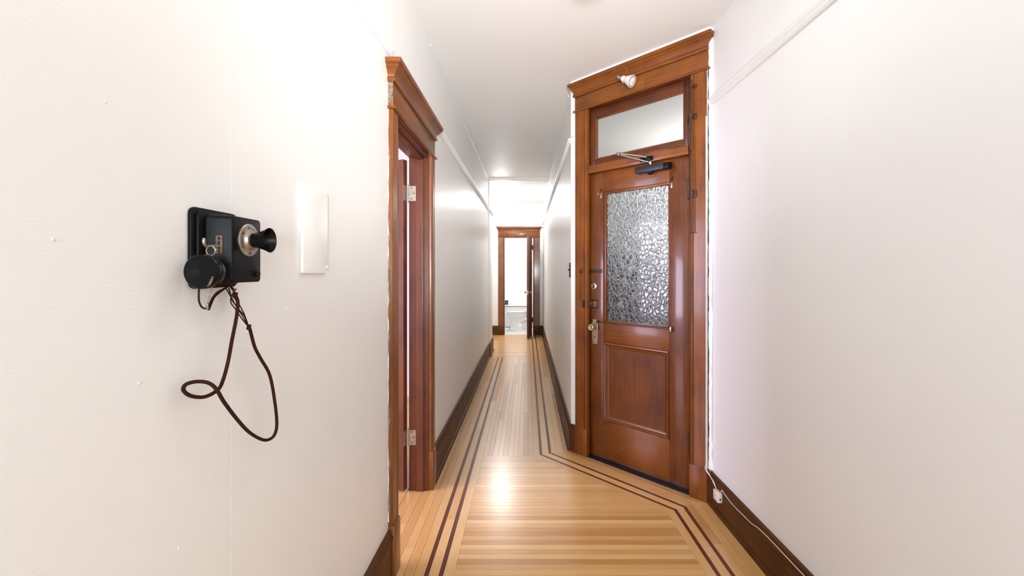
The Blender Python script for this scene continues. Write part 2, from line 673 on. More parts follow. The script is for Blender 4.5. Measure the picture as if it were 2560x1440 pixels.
# right border: cut by the mitre towards the door
mo = meet_front(RB[-1], 0.05)
mdir = (mo[0] - pf[0], mo[1] - pf[1])
far = (pf[0] + mdir[0] * 1.3, pf[1] + mdir[1] * 1.3)
ang_r = math.atan2(1, -0.021)
bord = [(rline(RB[0], Y0), Y0), (rline(RB[-1], Y0), Y0), (rline(RB[-1], far[1]), far[1] - 0.0), pf]
dxr, dyr = math.cos(ang_r), math.sin(ang_r)


def off_to_e(off):
    return -dyr * off + dxr * 2.06


eds = sorted(off_to_e(o_) for o_ in RB)
mats = [FLY, FLY, FLY, INY, FLY, INY, FLY][::-1]
mats_r = [FLY, FLY, FLY, FLY, INY, FLY, INY, FLY][: len(eds) - 1]
# edges sorted from the wall inwards: board board board strip board strip board
mats_r = []
names_r = []
for a, c in zip(eds[:-1], eds[1:]):
    wdt = c - a
    mats_r.append(INY if wdt < 0.03 else FLY)
    names_r.append('inlay_strip' if wdt < 0.03 else 'plank')
lay(bord, ang_r, eds, mats_r, (0.8, 1.4), names_r)
# band before the door, between its two mitres
bo = meet_x(0.36, 0.02)
nb = [NF, IN1 - HW, IN1 + HW, IN2 - HW, IN2 + HW, IN2 + HW + 0.0465, IN2 + HW + 0.093, 0.03]
fo = meet_front(RB[-1], nb[-1])
band = [pf, fo, meet_x(0.36, nb[-1]), pb]
c0 = DO[0] * NX + DO[1] * NY
mats_d = [IND if abs((a + c) / 2 - IN1) < 0.004 or abs((a + c) / 2 - IN2) < 0.004 else FLD for a, c in zip(nb[:-1], nb[1:])]
lay(band, DIAG, [c0 + q for q in nb], mats_d, None, ['inlay_strip' if m_ is IND else 'plank' for m_ in mats_d])
# hall: right border and inlay
HB = [HF, 0.1037 - HW, 0.1037 + HW, 0.1727 - HW, 0.1727 + HW, 0.229, 0.276, 0.36]
hbp = [pb, meet_x(0.36, nb[-1]), (0.36, YE), (HF, YE)]
nm = ['inlay_strip' if c - a < 0.025 else 'plank' for a, c in zip(HB[:-1], HB[1:])]
lay(hbp, R(90), [-x for x in HB[::-1]], [INY if q == 'inlay_strip' else FLY for q in nm[::-1]], (1.6, 2.6), nm[::-1])
# hall: field and left border
YV = 7.27
lay([(-0.333, pb[1]), (HF, pb[1]), (HF, YV), (-0.333, YV)], R(90), seq(-HF, 0.333, 0.038), FLY, (1.3, 2.0))
LB = [-0.609, -0.562, -0.515, -0.468, -0.448, -0.4015, -0.3815, -0.333]
nm = ['inlay_strip' if c - a < 0.03 else 'plank' for a, c in zip(LB[:-1], LB[1:])]
lay([(-0.609, Y0), (-0.333, Y0), (-0.333, YV), (-0.609, YV)], R(90), [-x for x in LB[::-1]],
    [INY if q == 'inlay_strip' else FLY for q in nm[::-1]], (1.2, 2.2), nm[::-1])
lay([(-0.75, 2.12), (-0.609, 2.12), (-0.609, 2.862), (-0.75, 2.862)], R(90), seq(0.609, 0.75, 0.047), FLY, (0.5, 0.8))


def run_of_planks(name, x0, x1, y0, y1, step, mat):
    b_ = MB()
    tones = []
    for a, c in zip(seq(y0, y1, step)[:-1], seq(y0, y1, step)[1:]):
        b_.box((x0, a + GAP, -0.02), (x1, c - GAP, random.uniform(-0.0002, 0)))
        tones += [board_tone()] * 6
    o = b_.build(name, mat, floor, smooth=False, tone=tones)
    o['kind'] = 'stuff'


run_of_planks('far_hall_planks', -2.1, HF - GAP, YV + GAP, YE + 0.05, 0.038, FLX)
run_of_planks('near_room_planks', -0.6, 1.2, -3.2, Y0 - GAP, 0.038, FLX)
run_of_planks('side_room_planks', -3.6, -0.752, 0.3, 5.0, 0.06, FLX)

# ------------------------------------------------------------------ walls and ceiling
ceil = MB().box((-3.7, -3.5, HC), (3.6, 12.0, HC + 0.12)).build('ceiling', CEIL)
struct(ceil, 'smooth off white plaster ceiling running the length of the hall', 'ceiling')
bandc = boxo('trim_1', (XL, 7.08, HC - 0.014), (XH, 7.36, HC + 0.01), CEIL, None, 0.003)
struct(bandc, 'shallow plaster band across the ceiling far down the hall', 'ceiling band')

wl = MB()
wl.box((XL - 0.12, -3.4, 0), (XL, 2.115, HC)).box((XL - 0.12, 2.115, 2.115), (XL, 2.866, HC)).box((XL - 0.12, 2.866, 0), (XL, 7.25, HC))
wall_left = struct(wl.build('wall_left', WALL, smooth=False), 'long cream wall with the intercom telephone and a doorway', 'wall')
for y, z in ((0.595, 1.421), (0.668, 1.628), (0.81, 0.886), (1.176, 1.283), (0.727, 1.20)):
    MB().lathe([(0.0028, 0), (0.0024, 0.0012), (0.0, 0.0018)], (XL, y, z), (1, 0.15, 0), 10).build('nail_head', WALL, wall_left)
boxo('paper_seam', (XL - 0.002, 0.955, 0.24), (XL + 0.0002, 0.9562, 2.33), WALL, wall_left)
wp = struct(boxo('wall_left_end', (XL - 0.12, 7.262, 0), (XL + 0.012, YP, HC), WALL, None, 0.002), 'narrow wall end past a vertical crack far down the left side', 'wall')
wb = MB()
wb.prism([(xr(-3.4), -3.4), (xr(2.76), 2.76), (xr(2.76) + 0.12, 2.76), (xr(-3.4) + 0.12, -3.4)], 0, HC)
wall_right = struct(wb.build('wall_right', WALLR, smooth=False), 'plain white wall right of the entrance door', 'wall')
wall_hall_right = struct(boxo('wall_hall_right', (XH, 3.515, 0), (XH + 0.11, YE + 0.12, HC), WALL), 'cream wall along the right of the narrow hall', 'wall')
we = MB()
we.box((-2.2, YE, 0), (-0.497, YE + 0.12, HC)).box((0.135, YE, 0), (XH + 0.12, YE + 0.12, HC)).box((-0.497, YE, 2.115), (0.135, YE + 0.12, HC))
struct(we.build('wall_end', WALL, smooth=False), 'short white wall at the far end of the hall', 'wall')
struct(boxo('wall_rear', (-0.8, -3.5, 0), (1.4, -3.4, HC), WALL), 'plain white wall behind the viewpoint', 'wall')
# diagonal wall around the entrance door (plan polygons, built in the door's own axes)
dr = empty('wall_entrance', (DO[0], DO[1], 0), DIAG)
struct(dr, 'angled wall holding the oak entrance door', 'wall')
# left end where the plane meets the hall wall
WY = 0.028
lxl = (XH - DO[0] - WY * NX) / UX
b_ = MB()
b_.box((lxl, WY, 0), (-0.45, WY + 0.12, HC)).box((0.50, WY, 0), (0.72, WY + 0.12, HC)).box((-0.45, WY, 2.62), (0.50, WY + 0.12, HC))
b_.build('plaster', WALL, dr, smooth=False)
boxo('corner_bead', (lxl - 0.004, WY - 0.006, 0.2), (lxl + 0.02, WY + 0.03, HC), WHITE, dr, 0.004)

# rooms the doors give on to
b_ = MB()
b_.box((-3.7, 0.2, 0), (-3.6, 0.8, HC)).box((-3.7, 2.3, 0), (-3.6, 5.1, HC)).box((-3.7, 0.8, 0), (-3.6, 2.3, 0.66)).box((-3.7, 0.8, 2.2), (-3.6, 2.3, HC))
b_.box((-3.6, 0.2, 0), (XL - 0.12, 0.3, HC)).box((-3.6, 5.0, 0), (XL - 0.12, 5.1, HC))
struct(b_.build('wall_side_room', WALLR, smooth=False), 'bright white walls of the side room seen through the left doorway', 'wall')
wn = empty('window_2', (-3.65, 1.55, 1.43))
struct(wn, 'white framed window lighting the side room', 'window')
for a, c in (((-.04, -.75, -.77), (.04, -.69, .77)), ((-.04, .69, -.77), (.04, .75, .77)), ((-.04, -.69, -.77), (.04, .69, -.71)), ((-.04, -.69, .71), (.04, .69, .77)), ((-.03, -.69, -.02), (.03, .69, .02))):
    boxo('frame_bar', a, c, WHITE, wn, 0.003)
b_ = MB()
b_.box((-2.3, YP, 0), (-2.2, YE + 0.12, HC)).box((-2.2, YP - 0.12, 0), (XL - 0.12, YP, HC))
struct(b_.build('wall_side_passage', WALL, smooth=False), 'walls of the passage turning left at the hall end', 'wall')
# landing outside the entrance door
p0, p1 = dw(-0.52, WY + 0.125), dw(0.55, WY + 0.125)
LAND = [(0.46, 3.66), (0.46, 6.4), (3.4, 6.4), (3.4, 2.2), (1.3, 2.2)]
b_ = MB()
b_.box((0.455, 3.64, 1.6), (0.475, 6.4, HC)).box((0.455, 6.4, 1.6), (3.5, 6.5, HC)).box((3.4, 2.1, 1.6), (3.5, 6.5, HC)).box((1.3, 2.1, 1.6), (3.5, 2.2, HC))
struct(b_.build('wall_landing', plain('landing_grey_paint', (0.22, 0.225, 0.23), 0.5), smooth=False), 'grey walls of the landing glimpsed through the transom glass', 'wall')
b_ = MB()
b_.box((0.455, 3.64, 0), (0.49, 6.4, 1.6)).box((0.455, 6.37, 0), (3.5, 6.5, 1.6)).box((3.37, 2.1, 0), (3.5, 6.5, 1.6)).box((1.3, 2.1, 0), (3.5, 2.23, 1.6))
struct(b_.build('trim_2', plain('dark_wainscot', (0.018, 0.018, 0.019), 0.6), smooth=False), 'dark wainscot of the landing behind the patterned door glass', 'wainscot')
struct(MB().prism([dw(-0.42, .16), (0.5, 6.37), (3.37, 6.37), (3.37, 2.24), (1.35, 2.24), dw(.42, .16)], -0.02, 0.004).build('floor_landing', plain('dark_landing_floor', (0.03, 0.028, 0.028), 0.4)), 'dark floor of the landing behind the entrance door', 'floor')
# bathroom
b_ = MB()
b_.box((-1.0, YE + 0.12, 0), (-0.9, 12.0, HC)).box((1.3, YE + 0.12, 0), (1.4, 12.0, HC)).box((-1.0, 11.9, 0), (1.4, 12.0, HC)).box((0.47, YE + 0.05, 0), (1.4, YE + 0.12, HC))
b_.box((-1.0, YE + 0.05, 0), (-0.9, YE + 0.12, HC))
struct(b_.build('wall_bathroom', WHITE, smooth=False), 'glossy white bathroom walls beyond the far doorway', 'wall')
for z0, z1, t, k in ((1.34, 1.365, 0.012, 3), (1.24, 1.255, 0.008, 4), (2.13, 2.155, 0.02, 5)):
    struct(boxo('trim_%d' % k, (-0.9, 11.9 - t, z0), (1.3, 11.905, z1), WHITE, None, 0.004),
           {3: 'white chair rail on the bathroom wall', 4: 'thin white strip under the bathroom chair rail', 5: 'white ledge high on the bathroom wall'}[k], 'rail')
struct(MB().box((-0.9, 9.93, -0.14), (1.3, 11.9, 0.0)).build('floor_bathroom', TILE), 'small white tiled bathroom floor', 'floor')


# ------------------------------------------------------------------ baseboards and picture rails
def base_run(name, path, h, label, axis):
    """board with a moulded cap and a shoe, carried along a path; the room lies to the right of travel"""
    root = MB().sweep([(0, 0), (0.019, 0), (0.019, h - 0.042), (0, h - 0.042)], path).build(name, BASEW[axis])
    MB().sweep([(0, h - 0.042), (0.024, h - 0.042), (0.026, h - 0.036), (0.022, h - 0.028), (0.016, h - 0.02), (0.014, h - 0.01), (0.016, h - 0.004), (0.012, h), (0, h)], path).build('cap_moulding', BASEW[axis], root)
    MB().sweep([(0.019, 0), (0.033, 0), (0.033, 0.006), (0.030, 0.015), (0.024, 0.021), (0.019, 0.022)], path).build('shoe_moulding', BASEW[axis], root)
    struct(root, label, 'baseboard')
    return root


base_run('baseboard_left_near', [(XL, -3.4), (XL, 2.028)], 0.225, 'dark oak baseboard on the left wall below the telephone', 'Y')
base_run('baseboard_left_hall', [(XL, 2.955), (XL, 7.25)], 0.22, 'dark oak baseboard along the left of the hall beyond the doorway', 'Y')
base_run('baseboard_left_end', [(XL + 0.012, 7.27), (XL + 0.012, YP), (XL - 0.12, YP)], 0.22, 'baseboard on the narrow wall end far down the left side', 'Y')
base_run('baseboard_right', [(xr(2.70), 2.70), (xr(-3.4), -3.4)], 0.19, 'dark oak baseboard on the white right wall with a cable on top', 'Y')
cr = dw(-0.478, WY)
cl = dw(lxl, WY)
base_run('baseboard_hall_right', [(XH, YE), (XH, cl[1]), (cr[0], cr[1])], 0.20, 'dark oak baseboard along the right of the hall up to the entrance casing', 'Y')
base_run('baseboard_end_left', [(-2.2, YE), (-0.625, YE)], 0.20, 'dark oak baseboard left of the bathroom doorway', 'X')
base_run('baseboard_end_right', [(0.275, YE), (XH, YE)], 0.20, 'short dark oak baseboard right of the bathroom doorway', 'X')


def rail_run(name, path, z, label, mat=WHITE):
    prof = [(0, z), (0.012, z), (0.020, z + 0.010), (0.018, z + 0.018), (0.026, z + 0.026), (0.028, z + 0.036), (0.020, z + 0.043), (0.014, z + 0.048), (0.012, z + 0.054), (0, z + 0.054)]
    return struct(MB().sweep(prof, path).build(name, mat), label, 'picture rail')


rail_run('trim_6', [(XL, -3.4), (XL, 2.03), ], 2.335, 'white picture rail on the left wall running up to the door cap')
rail_run('trim_7', [(XL, 2.95), (XL, 7.25)], 2.335, 'white picture rail along the left of the hall beyond the doorway')
rail_run('trim_8', [(XL + 0.012, 7.27), (XL + 0.012, YP), (XL - 0.12, YP)], 2.325, 'short picture rail piece on the narrow far wall end')
rail_run('trim_9', [(xr(2.72), 2.72), (xr(-3.4), -3.4)], 2.36, 'white picture rail on the near right wall')
rail_run('trim_10', [(XH, YE), (XH, cl[1]), (cr[0], cr[1])], 2.36, 'white picture rail along the right of the hall')
rail_run('trim_11', [(-2.2, YE), (XH, YE)], 2.37, 'white picture rail over the bathroom door casing')

for k, (x, y0, y1) in enumerate(((XL, 2.9, 7.06), (XH, 3.75, 9.75))):
    b_ = MB()
    sg = 1 if k == 0 else -1
    b_.tube([(x + sg * 0.002, y0 + (y1 - y0) * i / 24, HC - 0.003 + random.uniform(-.0015, .0015)) for i in range(25)], [random.uniform(0.004, 0.0075) for i in range(40)], 6, 2)
    struct(b_.build('trim_%d' % (15 + k), WHITE), ('white caulk bead at the ceiling over the left hall wall', 'white caulk bead at the ceiling over the right hall wall')[k], 'caulk bead')

# ------------------------------------------------------------------ casings
CAP = [(0, 0), (0.008, 0), (0.012, 0.006), (0.012, 0.016), (0.006, 0.022), (0.008, 0.030), (0.014, 0.042), (0.024, 0.054), (0.030, 0.060), (0.030, 0.068), (0.040, 0.074), (0.042, 0.092), (0.0, 0.094)]
FIL = [(0, 0), (0.010, 0.001), (0.014, 0.007), (0.010, 0.013), (0, 0.014)]


def casing_face(mb, x0, x1, y, t, z0, z1, inner):
    """flat casing board in frame axes: face at y, thickness t into +y, quirk bead on the inner edge"""
    s = 1 if inner > (x0 + x1) / 2 else -1
    e, o = (x1, x0) if s > 0 else (x0, x1)
    q = [(o, y + t), (o, y + 0.003), (o + s * 0.003, y), (e - s * 0.026, y), (e - s * 0.024, y + 0.006), (e - s * 0.020, y + 0.006), (e - s * 0.018, y + 0.001),
         (e - s * 0.010, y - 0.001), (e - s * 0.003, y + 0.002), (e, y + 0.008), (e, y + t)]
    mb.prism(q, z0, z1)


# entrance: in door axes (x along the wall, y away from the viewer)
tr = empty('trim_12', (DO[0], DO[1], 0), DIAG)
struct(tr, 'tall oak casing with crown cap around the entrance door and transom', 'door casing')
for x0, x1, inn in ((-0.474, -0.361, -0.361), (0.447, 0.552, 0.447)):
    b_ = MB()
    casing_face(b_, x0, x1, 0.0, 0.03, 0.20, 2.585, inn)
    b_.build('casing', OAK['Z'], tr)
    p_ = MB().box((x0 - 0.004, -0.007, 0), (x1 + 0.004 if inn < 0 else x1 + 0.004, 0.03, 0.2))
    p_.build('plinth_block', OAK['Z'], tr, 0.003)
boxo('header_board', (-0.474, 0, 2.585), (0.560, 0.03, 2.70), OAK['X'], tr, 0.002)
MB().sweep([(t, z + 2.578) for t, z in FIL], [(-0.474, 0.03), (-0.474, 0), (0.560, 0), (0.560, 0.03)]).build('fillet', OAK['X'], tr)
MB().sweep([(t, z * 1.06 + 2.694) for t, z in CAP], [(-0.474, 0.03), (-0.474, 0), (0.552, 0), (0.552, 0.03)]).build('cap_moulding', OAK['X'], tr)
boxo('backing_board', (-0.474, 0.0, 2.69), (0.552, 0.03, 2.782), OAK['X'], tr)
b_ = MB()
b_.box((-0.45, 0.02, 0), (-0.392, 0.15, 2.60)).box((-0.392, 0.092, 0), (-0.372, 0.13, 2.60))
b_.build('jamb', SASHZ, tr, 0.002)
b_ = MB()
b_.box((0.430, 0.02, 0), (0.50, 0.15, 2.60)).box((0.410, 0.092, 0), (0.430, 0.13, 2.60))
b_.build('jamb', SASHZ, tr, 0.002)
boxo('head_jamb', (-0.45, 0.02, 2.578), (0.50, 0.15, 2.615), SASHX, tr, 0.002)
boxo('transom_bar', (-0.392, 0.012, 2.101), (0.430, 0.14, 2.157), OAK['X'], tr, 0.003)
MB().sweep([(0, 0), (0.055, 0), (0.048, 0.006), (0.030, 0.009), (0.012, 0.016), (0, 0.016)], [(-0.392, 0.06), (0.430, 0.06)]).build('threshold', SWEEP, tr)
# white caulk along the top, and the torn paint edge beside the wall
lo, hi = [], []
for i in range(25):
    z = 2.790 + random.uniform(0, 0.004)
    lo.append((-0.512 + i * 0.0455, z))
b_ = MB()
pts = lo + [(lo[-1][0], HC + .004), (lo[0][0], HC + .004)]
b_.extrude([(x, -0.008, z) for x, z in pts], [(x, WY, z) for x, z in pts])
ck = b_.build('caulk_bead', WHITE, tr)


def wavy(name, mat, parent, edge0, edge1, z0, z1, y0, y1, step=0.022, side=None):
    """a thin upright strip with wandering edges; side = x range when the strip lies on a casing's side"""
    n = int((z1 - z0) / step)
    a, c = [], []
    for i in range(n + 1):
        z = z0 + (z1 - z0) * i / n
        a.append((random.uniform(*edge0), z))
        c.append((random.uniform(*edge1), z))
    for q in (a, c):
        for k in range(1, n):
            q[k] = ((q[k - 1][0] + 2 * q[k][0] + q[k + 1][0]) / 4, q[k][1])
    b_ = MB()
    for i in range(n):
        loop = [a[i], c[i], c[i + 1], a[i + 1]]
        if side:
            b_.extrude([(side[0], u, z) for u, z in loop], [(side[1], u, z) for u, z in loop])
        else:
            b_.extrude([(u, y0, z) for u, z in loop], [(u, y1, z) for u, z in loop])
    return b_.build(name, mat, parent, smooth=False)


wavy('dark_gap', DARK, tr, (0.551, 0.556), (0.562, 0.570), 0.2, 2.79, 0.012, 0.029)
wavy('paint_edge', WHITE, tr, (0.558, 0.566), (0.574, 0.590), 0.2, 2.79, 0.006, 0.029)
wavy('paint_edge', WHITE, tr, (0.5515, 0.552), (0.5525, 0.556), 0.2, 2.58, 0.004, 0.020)

# entrance door leaf
door = empty('door_1', (DO[0], DO[1], 0), DIAG)
struct(door, 'oak entrance door with patterned glass pane above a square panel', 'door')
LY = 0.045
LYB = 0.088
for x0, x1 in ((-0.388, -0.244), (0.284, 0.419)):
    boxo('stile', (x0, LY, 0.014), (x1, LYB, 2.097), DOORV, door, 0.0015)
boxo('top_rail', (-0.2435, LY + .0004, 1.955), (0.2835, LYB, 2.097), DOORH, door, 0.001)
boxo('lock_rail', (-0.2435, LY + .0004, 0.862), (0.2835, LYB, 1.005), DOORH, door, 0.001)
boxo('bottom_rail', (-0.2435, LY + .0004, 0.014), (0.2835, LYB, 0.290), DOORH, door, 0.001)
# glazing beads
b_ = MB()
for a, c in (((-0.2435, LY + .004, 1.005), (-0.221, LYB - .004, 1.955)), ((0.272, LY + .004, 1.005), (0.2835, LYB - .004, 1.955))):
    b_.box(a, c)
b_.build('glazing_bead', DOORV, door, 0.003)
b_ = MB()
for a, c in (((-0.221, LY + .004, 1.938), (0.272, LYB - .004, 1.955)), ((-0.221, LY + .004, 1.005), (0.272, LYB - .004, 1.020))):
    b_.box(a, c)
b_.build('glazing_bead', DOORH, door, 0.003)
boxo('glass_pane', (-0.228, 0.062, 1.012), (0.278, 0.068, 1.946), HAMMER, door)
boxo('panel', (-0.236, 0.060, 0.296), (0.276, 0.074, 0.856), PANEL, door)
# mitred panel moulding on four sides
pm = [(-0.2435, 0.290), (0.2835, 0.290), (0.2835, 0.862), (-0.2435, 0.862)]
prof = [(0.0, LY + 0.001), (0.004, LY - 0.006), (0.012, LY - 0.008), (0.018, LY - 0.003), (0.024, LY + 0.005), (0.034, LY + 0.008), (0.040, LY + 0.015), (0.0, LY + 0.015)]
for i in range(4):
    a, c = pm[i], pm[(i + 1) % 4]
    cen = (0.02, 0.576)
    l0 = [(a[0] + math.copysign(t, cen[0] - a[0]), y, a[1] + math.copysign(t, cen[1] - a[1])) for t, y in prof]
    l1 = [(c[0] + math.copysign(t, cen[0] - c[0]), y, c[1] + math.copysign(t, cen[1] - c[1])) for t, y in prof]
    MB().extrude(l0, l1).build('panel_moulding', DOORH if i % 2 == 0 else DOORV, door)
# lock plate and knob
hx = -0.318
pts = []
for sx, sz in ((1, 1), (-1, 1), (-1, -1), (1, -1)):
    pts += [(hx + sx * 0.024, 0.93 + sz * 0.090), (hx + sx * 0.019, 0.93 + sz * 0.082), (hx + sx * 0.0225, 0.93 + sz * 0.06)][:: 1 if sx * sz > 0 else 1][::(-1 if sx * sz > 0 else 1)]
q = [(hx + .024, .842), (hx + .018, .852), (hx + .024, .866), (hx + .024, .994), (hx + .018, 1.008), (hx + .024, 1.018), (hx, 1.022), (hx - .024, 1.018), (hx - .018, 1.008), (hx - .024, .994), (hx - .024, .866), (hx - .018, .852), (hx - .024, .842), (hx, .838)]
pl = MB().extrude([(x, LY, z) for x, z in q], [(x, LY - 0.004, z) for x, z in q]).build('lock_plate', BRASS, door, 0.001, 1)
pl['label'] = 'long scalloped brass escutcheon plate'
b_ = MB().lathe([(0.005, 0), (0.005, 0.0015)], (hx, LY - 0.004, 0.893), (0, -1, 0), 14)
b_.box((hx - .0022, LY - .0055, 0.878), (hx + .0022, LY - .004, 0.892))
b_.build('keyhole', DARK, pl)
MB().lathe([(0.013, 0.0), (0.011, 0.006), (0.008, 0.012), (0.008, 0.028), (0.014, 0.034), (0.024, 0.040), (0.0265, 0.047), (0.0255, 0.053), (0.020, 0.057), (0.010, 0.056), (0.0, 0.0555)], (hx + .004, LY - 0.004, 0.966), (0, -1, 0)).build('door_knob', BRASS, door)
# rim lock
rx0, rx1, rz0, rz1 = -0.372, -0.284, 1.102, 1.166
b_ = MB().extrude([(rx0, LY, rz0), (rx1, LY, rz0), (rx1, LY, rz1), (rx0, LY, rz1)], [(rx0 + .006, LY - .026, rz0 + .010), (rx1 - .018, LY - .026, rz0 + .010), (rx1 - .018, LY - .026, rz1 - .010), (rx0 + .006, LY - .026, rz1 - .010)])
rl = b_.build('rim_lock', BRONZE, door, 0.002)
MB().lathe([(0.012, 0), (0.011, 0.006), (0.0, 0.007)], (-0.333, LY - .026, 1.134), (0, -1, 0), 16).box((-0.349, LY - .040, 1.130), (-0.319, LY - .030, 1.138)).build('turn_piece', BRONZE, rl, 0.001)
boxo('lock_keeper', (-0.400, -0.004, 1.105), (-0.376, LY - .002, 1.163), DARK, door, 0.002)
# cylinder lock
cy = MB().lathe([(0.024, 0), (0.024, 0.003), (0.021, 0.007), (0.016, 0.008), (0.016, 0.004), (0, 0.004)], (-0.326, LY, 1.266), (0, -1, 0)).build('deadbolt_rose', STEEL, door)
boxo('thumb_turn', (-0.330, LY - .018, 1.253), (-0.322, LY - .003, 1.279), BRONZE, cy, 0.002)
# slide bolt with chain
sb = boxo('chain_track', (-0.384, LY - .004, 1.364), (-0.252, LY, 1.392), BRONZE, door, 0.002)
boxo('track_slot', (-0.372, LY - .007, 1.374), (-0.262, LY - .0035, 1.382), DARK, sb, 0.001)
ch = boxo('chain_keeper', (-0.424, -0.010, 1.362), (-0.400, 0.001, 1.392), BRONZE, tr, 0.003)
b_ = MB()
for i in range(20):
    z = 1.355 - i * 0.0098
    s = (0.0035, 0) if i % 2 else (0, 0.0025)
    b_.tube([(-0.417 + s[0] * math.cos(t) * 1.0 - 0.0001 * i, -0.006 + s[1] * math.cos(t), z + 0.0065 * math.sin(t)) for t in [k * math.pi / 5 for k in range(11)]], 0.0011, 5, 1)
b_.build('chain', BRONZE, ch)
# curtain rods and hooks at the glass
for x in (-0.262, 0.300):
    hk = boxo('curtain_hook_plate', (x - 0.006, LY - .003, 1.912), (x + 0.006, LY, 1.948), NICKEL, door, 0.0015)
    MB().tube([(x, LY - .002, 1.938), (x - .004, LY - .018, 1.936), (x - .012, LY - .022, 1.940), (x - .016, LY - .020, 1.950)], 0.0028, 8).build('hook', NICKEL, hk)
    MB().extrude([(x - .008, LY, 1.962), (x + .006, LY, 1.962), (x + .006, LY, 1.984)], [(x - .008, LY - .010, 1.962), (x + .006, LY - .012, 1.962), (x + .006, LY - .010, 1.984)]).build('hook_stop', BRONZE, hk)
cu = MB().tube([(-0.275, LY - .014, 1.006), (0.300, LY - .014, 1.006)], 0.0048, 10, 1).build('curtain_rod', BRONZE, door)
boxo('rod_bracket', (-0.292, LY - .022, .996), (-0.280, LY, 1.016), BRONZE, cu, .002)
boxo('rod_bracket', (0.296, LY - .022, .990), (0.308, LY, 1.022), BRASS, cu, .002)
# hinges
for z0, z1 in ((1.836, 1.948), (0.250, 0.366)):
    b_ = MB()
    k = (z1 - z0) / 5
    for i in range(5):
        b_.lathe([(0.0075, 0.0006), (0.0075, k - 0.0006)], (0.417, LY - .008, z0 + i * k), (0, 0, 1), 14)
    b_.lathe([(0.003, -0.012), (0.006, -0.008), (0.004, 0)], (0.417, LY - .008, z0), (0, 0, 1), 12)
    b_.lathe([(0.004, 0), (0.006, 0.006), (0.003, 0.011), (0, 0.012)], (0.417, LY - .008, z1), (0, 0, 1), 12)
    b_.box((0.400, LY - .0015, z0), (0.418, LY, z1))
    b_.build('hinge', BRONZE, door)
# door closer: body, pinion, arms
cb = MB().extrude([(0.060, LY, 2.032), (0.298, LY, 2.032), (0.298, LY, 2.078), (0.060, LY, 2.078)], [(0.066, LY - .058, 2.030), (0.262, LY - .058, 2.030), (0.262, LY - .058, 2.076), (0.066, LY - .058, 2.076)]).build('closer_body', plain('charcoal_cast_metal', (0.022, 0.022, 0.026), 0.38, 0.4, 0.2, 80), door, 0.006, 3)
boxo('end_cap', (0.262, LY - .046, 2.034), (0.306, LY, 2.074), BLACK, cb, 0.005)
MB().lathe([(0.020, 0), (0.019, 0.008), (0.012, 0.016), (0.0, 0.018)], (0.165, LY - .032, 2.031), (0, 0, -1), 20).build('pinion_cap', BLACK, cb)
MB().lathe([(0.009, 0), (0.009, 0.022), (0.005, 0.026)], (0.165, LY - .032, 2.076), (0, 0, 1), 16).build('pinion', STEEL, cb)
el = (0.020, -0.140, 2.148)
b_ = MB().tube([(0.165, LY - .032, 2.094), (0.10, -0.05, 2.118), el], 0.0062, 8, 3)
b_.lathe([(0.012, -0.010), (0.012, 0.012)], el, (0, 0, 1), 14)
b_.build('closer_arm', plain('dull_closer_arm', (0.20, 0.19, 0.19), 0.35, 0.8, 0.2, 60), cb)
MB().tube([(0.020, -0.140, 2.152), (0.09, -0.06, 2.142), (0.150, 0.006, 2.128)], 0.0045, 8, 3).build('closer_forearm', STEEL, cb)
boxo('closer_shoe', (0.092, -0.004, 2.106), (0.185, 0.013, 2.134), BLACK, cb, 0.003)

# transom sash
ts = empty('window_1', (DO[0], DO[1], 0), DIAG)
struct(ts, 'hinged oak transom window over the entrance door', 'window')
SY0, SY1 = 0.040, 0.076
for x0, x1 in ((-0.388, -0.318), (0.384, 0.427)):
    boxo('sash_stile', (x0, SY0, 2.161), (x1, SY1, 2.576), SASHZ, ts, 0.002)
for z0, z1 in ((2.161, 2.205), (2.510, 2.576)):
    boxo('sash_rail', (-0.3178, SY0 + .0004, z0), (0.3838, SY1, z1), SASHX, ts, 0.002)
b_ = MB()
b_.box((-0.318, SY0 + .005, 2.205), (-0.306, SY1 - .006, 2.510)).box((0.378, SY0 + .005, 2.205), (0.384, SY1 - .006, 2.510))
b_.box((-0.306, SY0 + .005, 2.205), (0.378, SY1 - .006, 2.212)).box((-0.306, SY0 + .005, 2.503), (0.378, SY1 - .006, 2.510))
b_.build('glazing_bead', OAK['X'], ts, 0.002)
boxo('glass_pane', (-0.312, 0.056, 2.207), (0.382, 0.060, 2.508), CLEAR, ts)
for x0, x1 in ((-0.30, -0.26), (0.29, 0.375)):
    MB().lathe([(0.0045, 0), (0.0045, x1 - x0)], (x0, SY0 - .002, 2.163), (1, 0, 0), 10).build('sash_hinge', BRONZE, ts)
MB().tube([(0.424, SY0 - .004, 2.290 + 0.030 * math.sin(t)) if False else (0.422 + 0.010 * math.cos(t), SY0 - .006, 2.315 + 0.026 * math.sin(t)) for t in [k * math.pi / 6 for k in range(13)]], 0.003, 8, 1).build('rod_eye', BRONZE, ts)

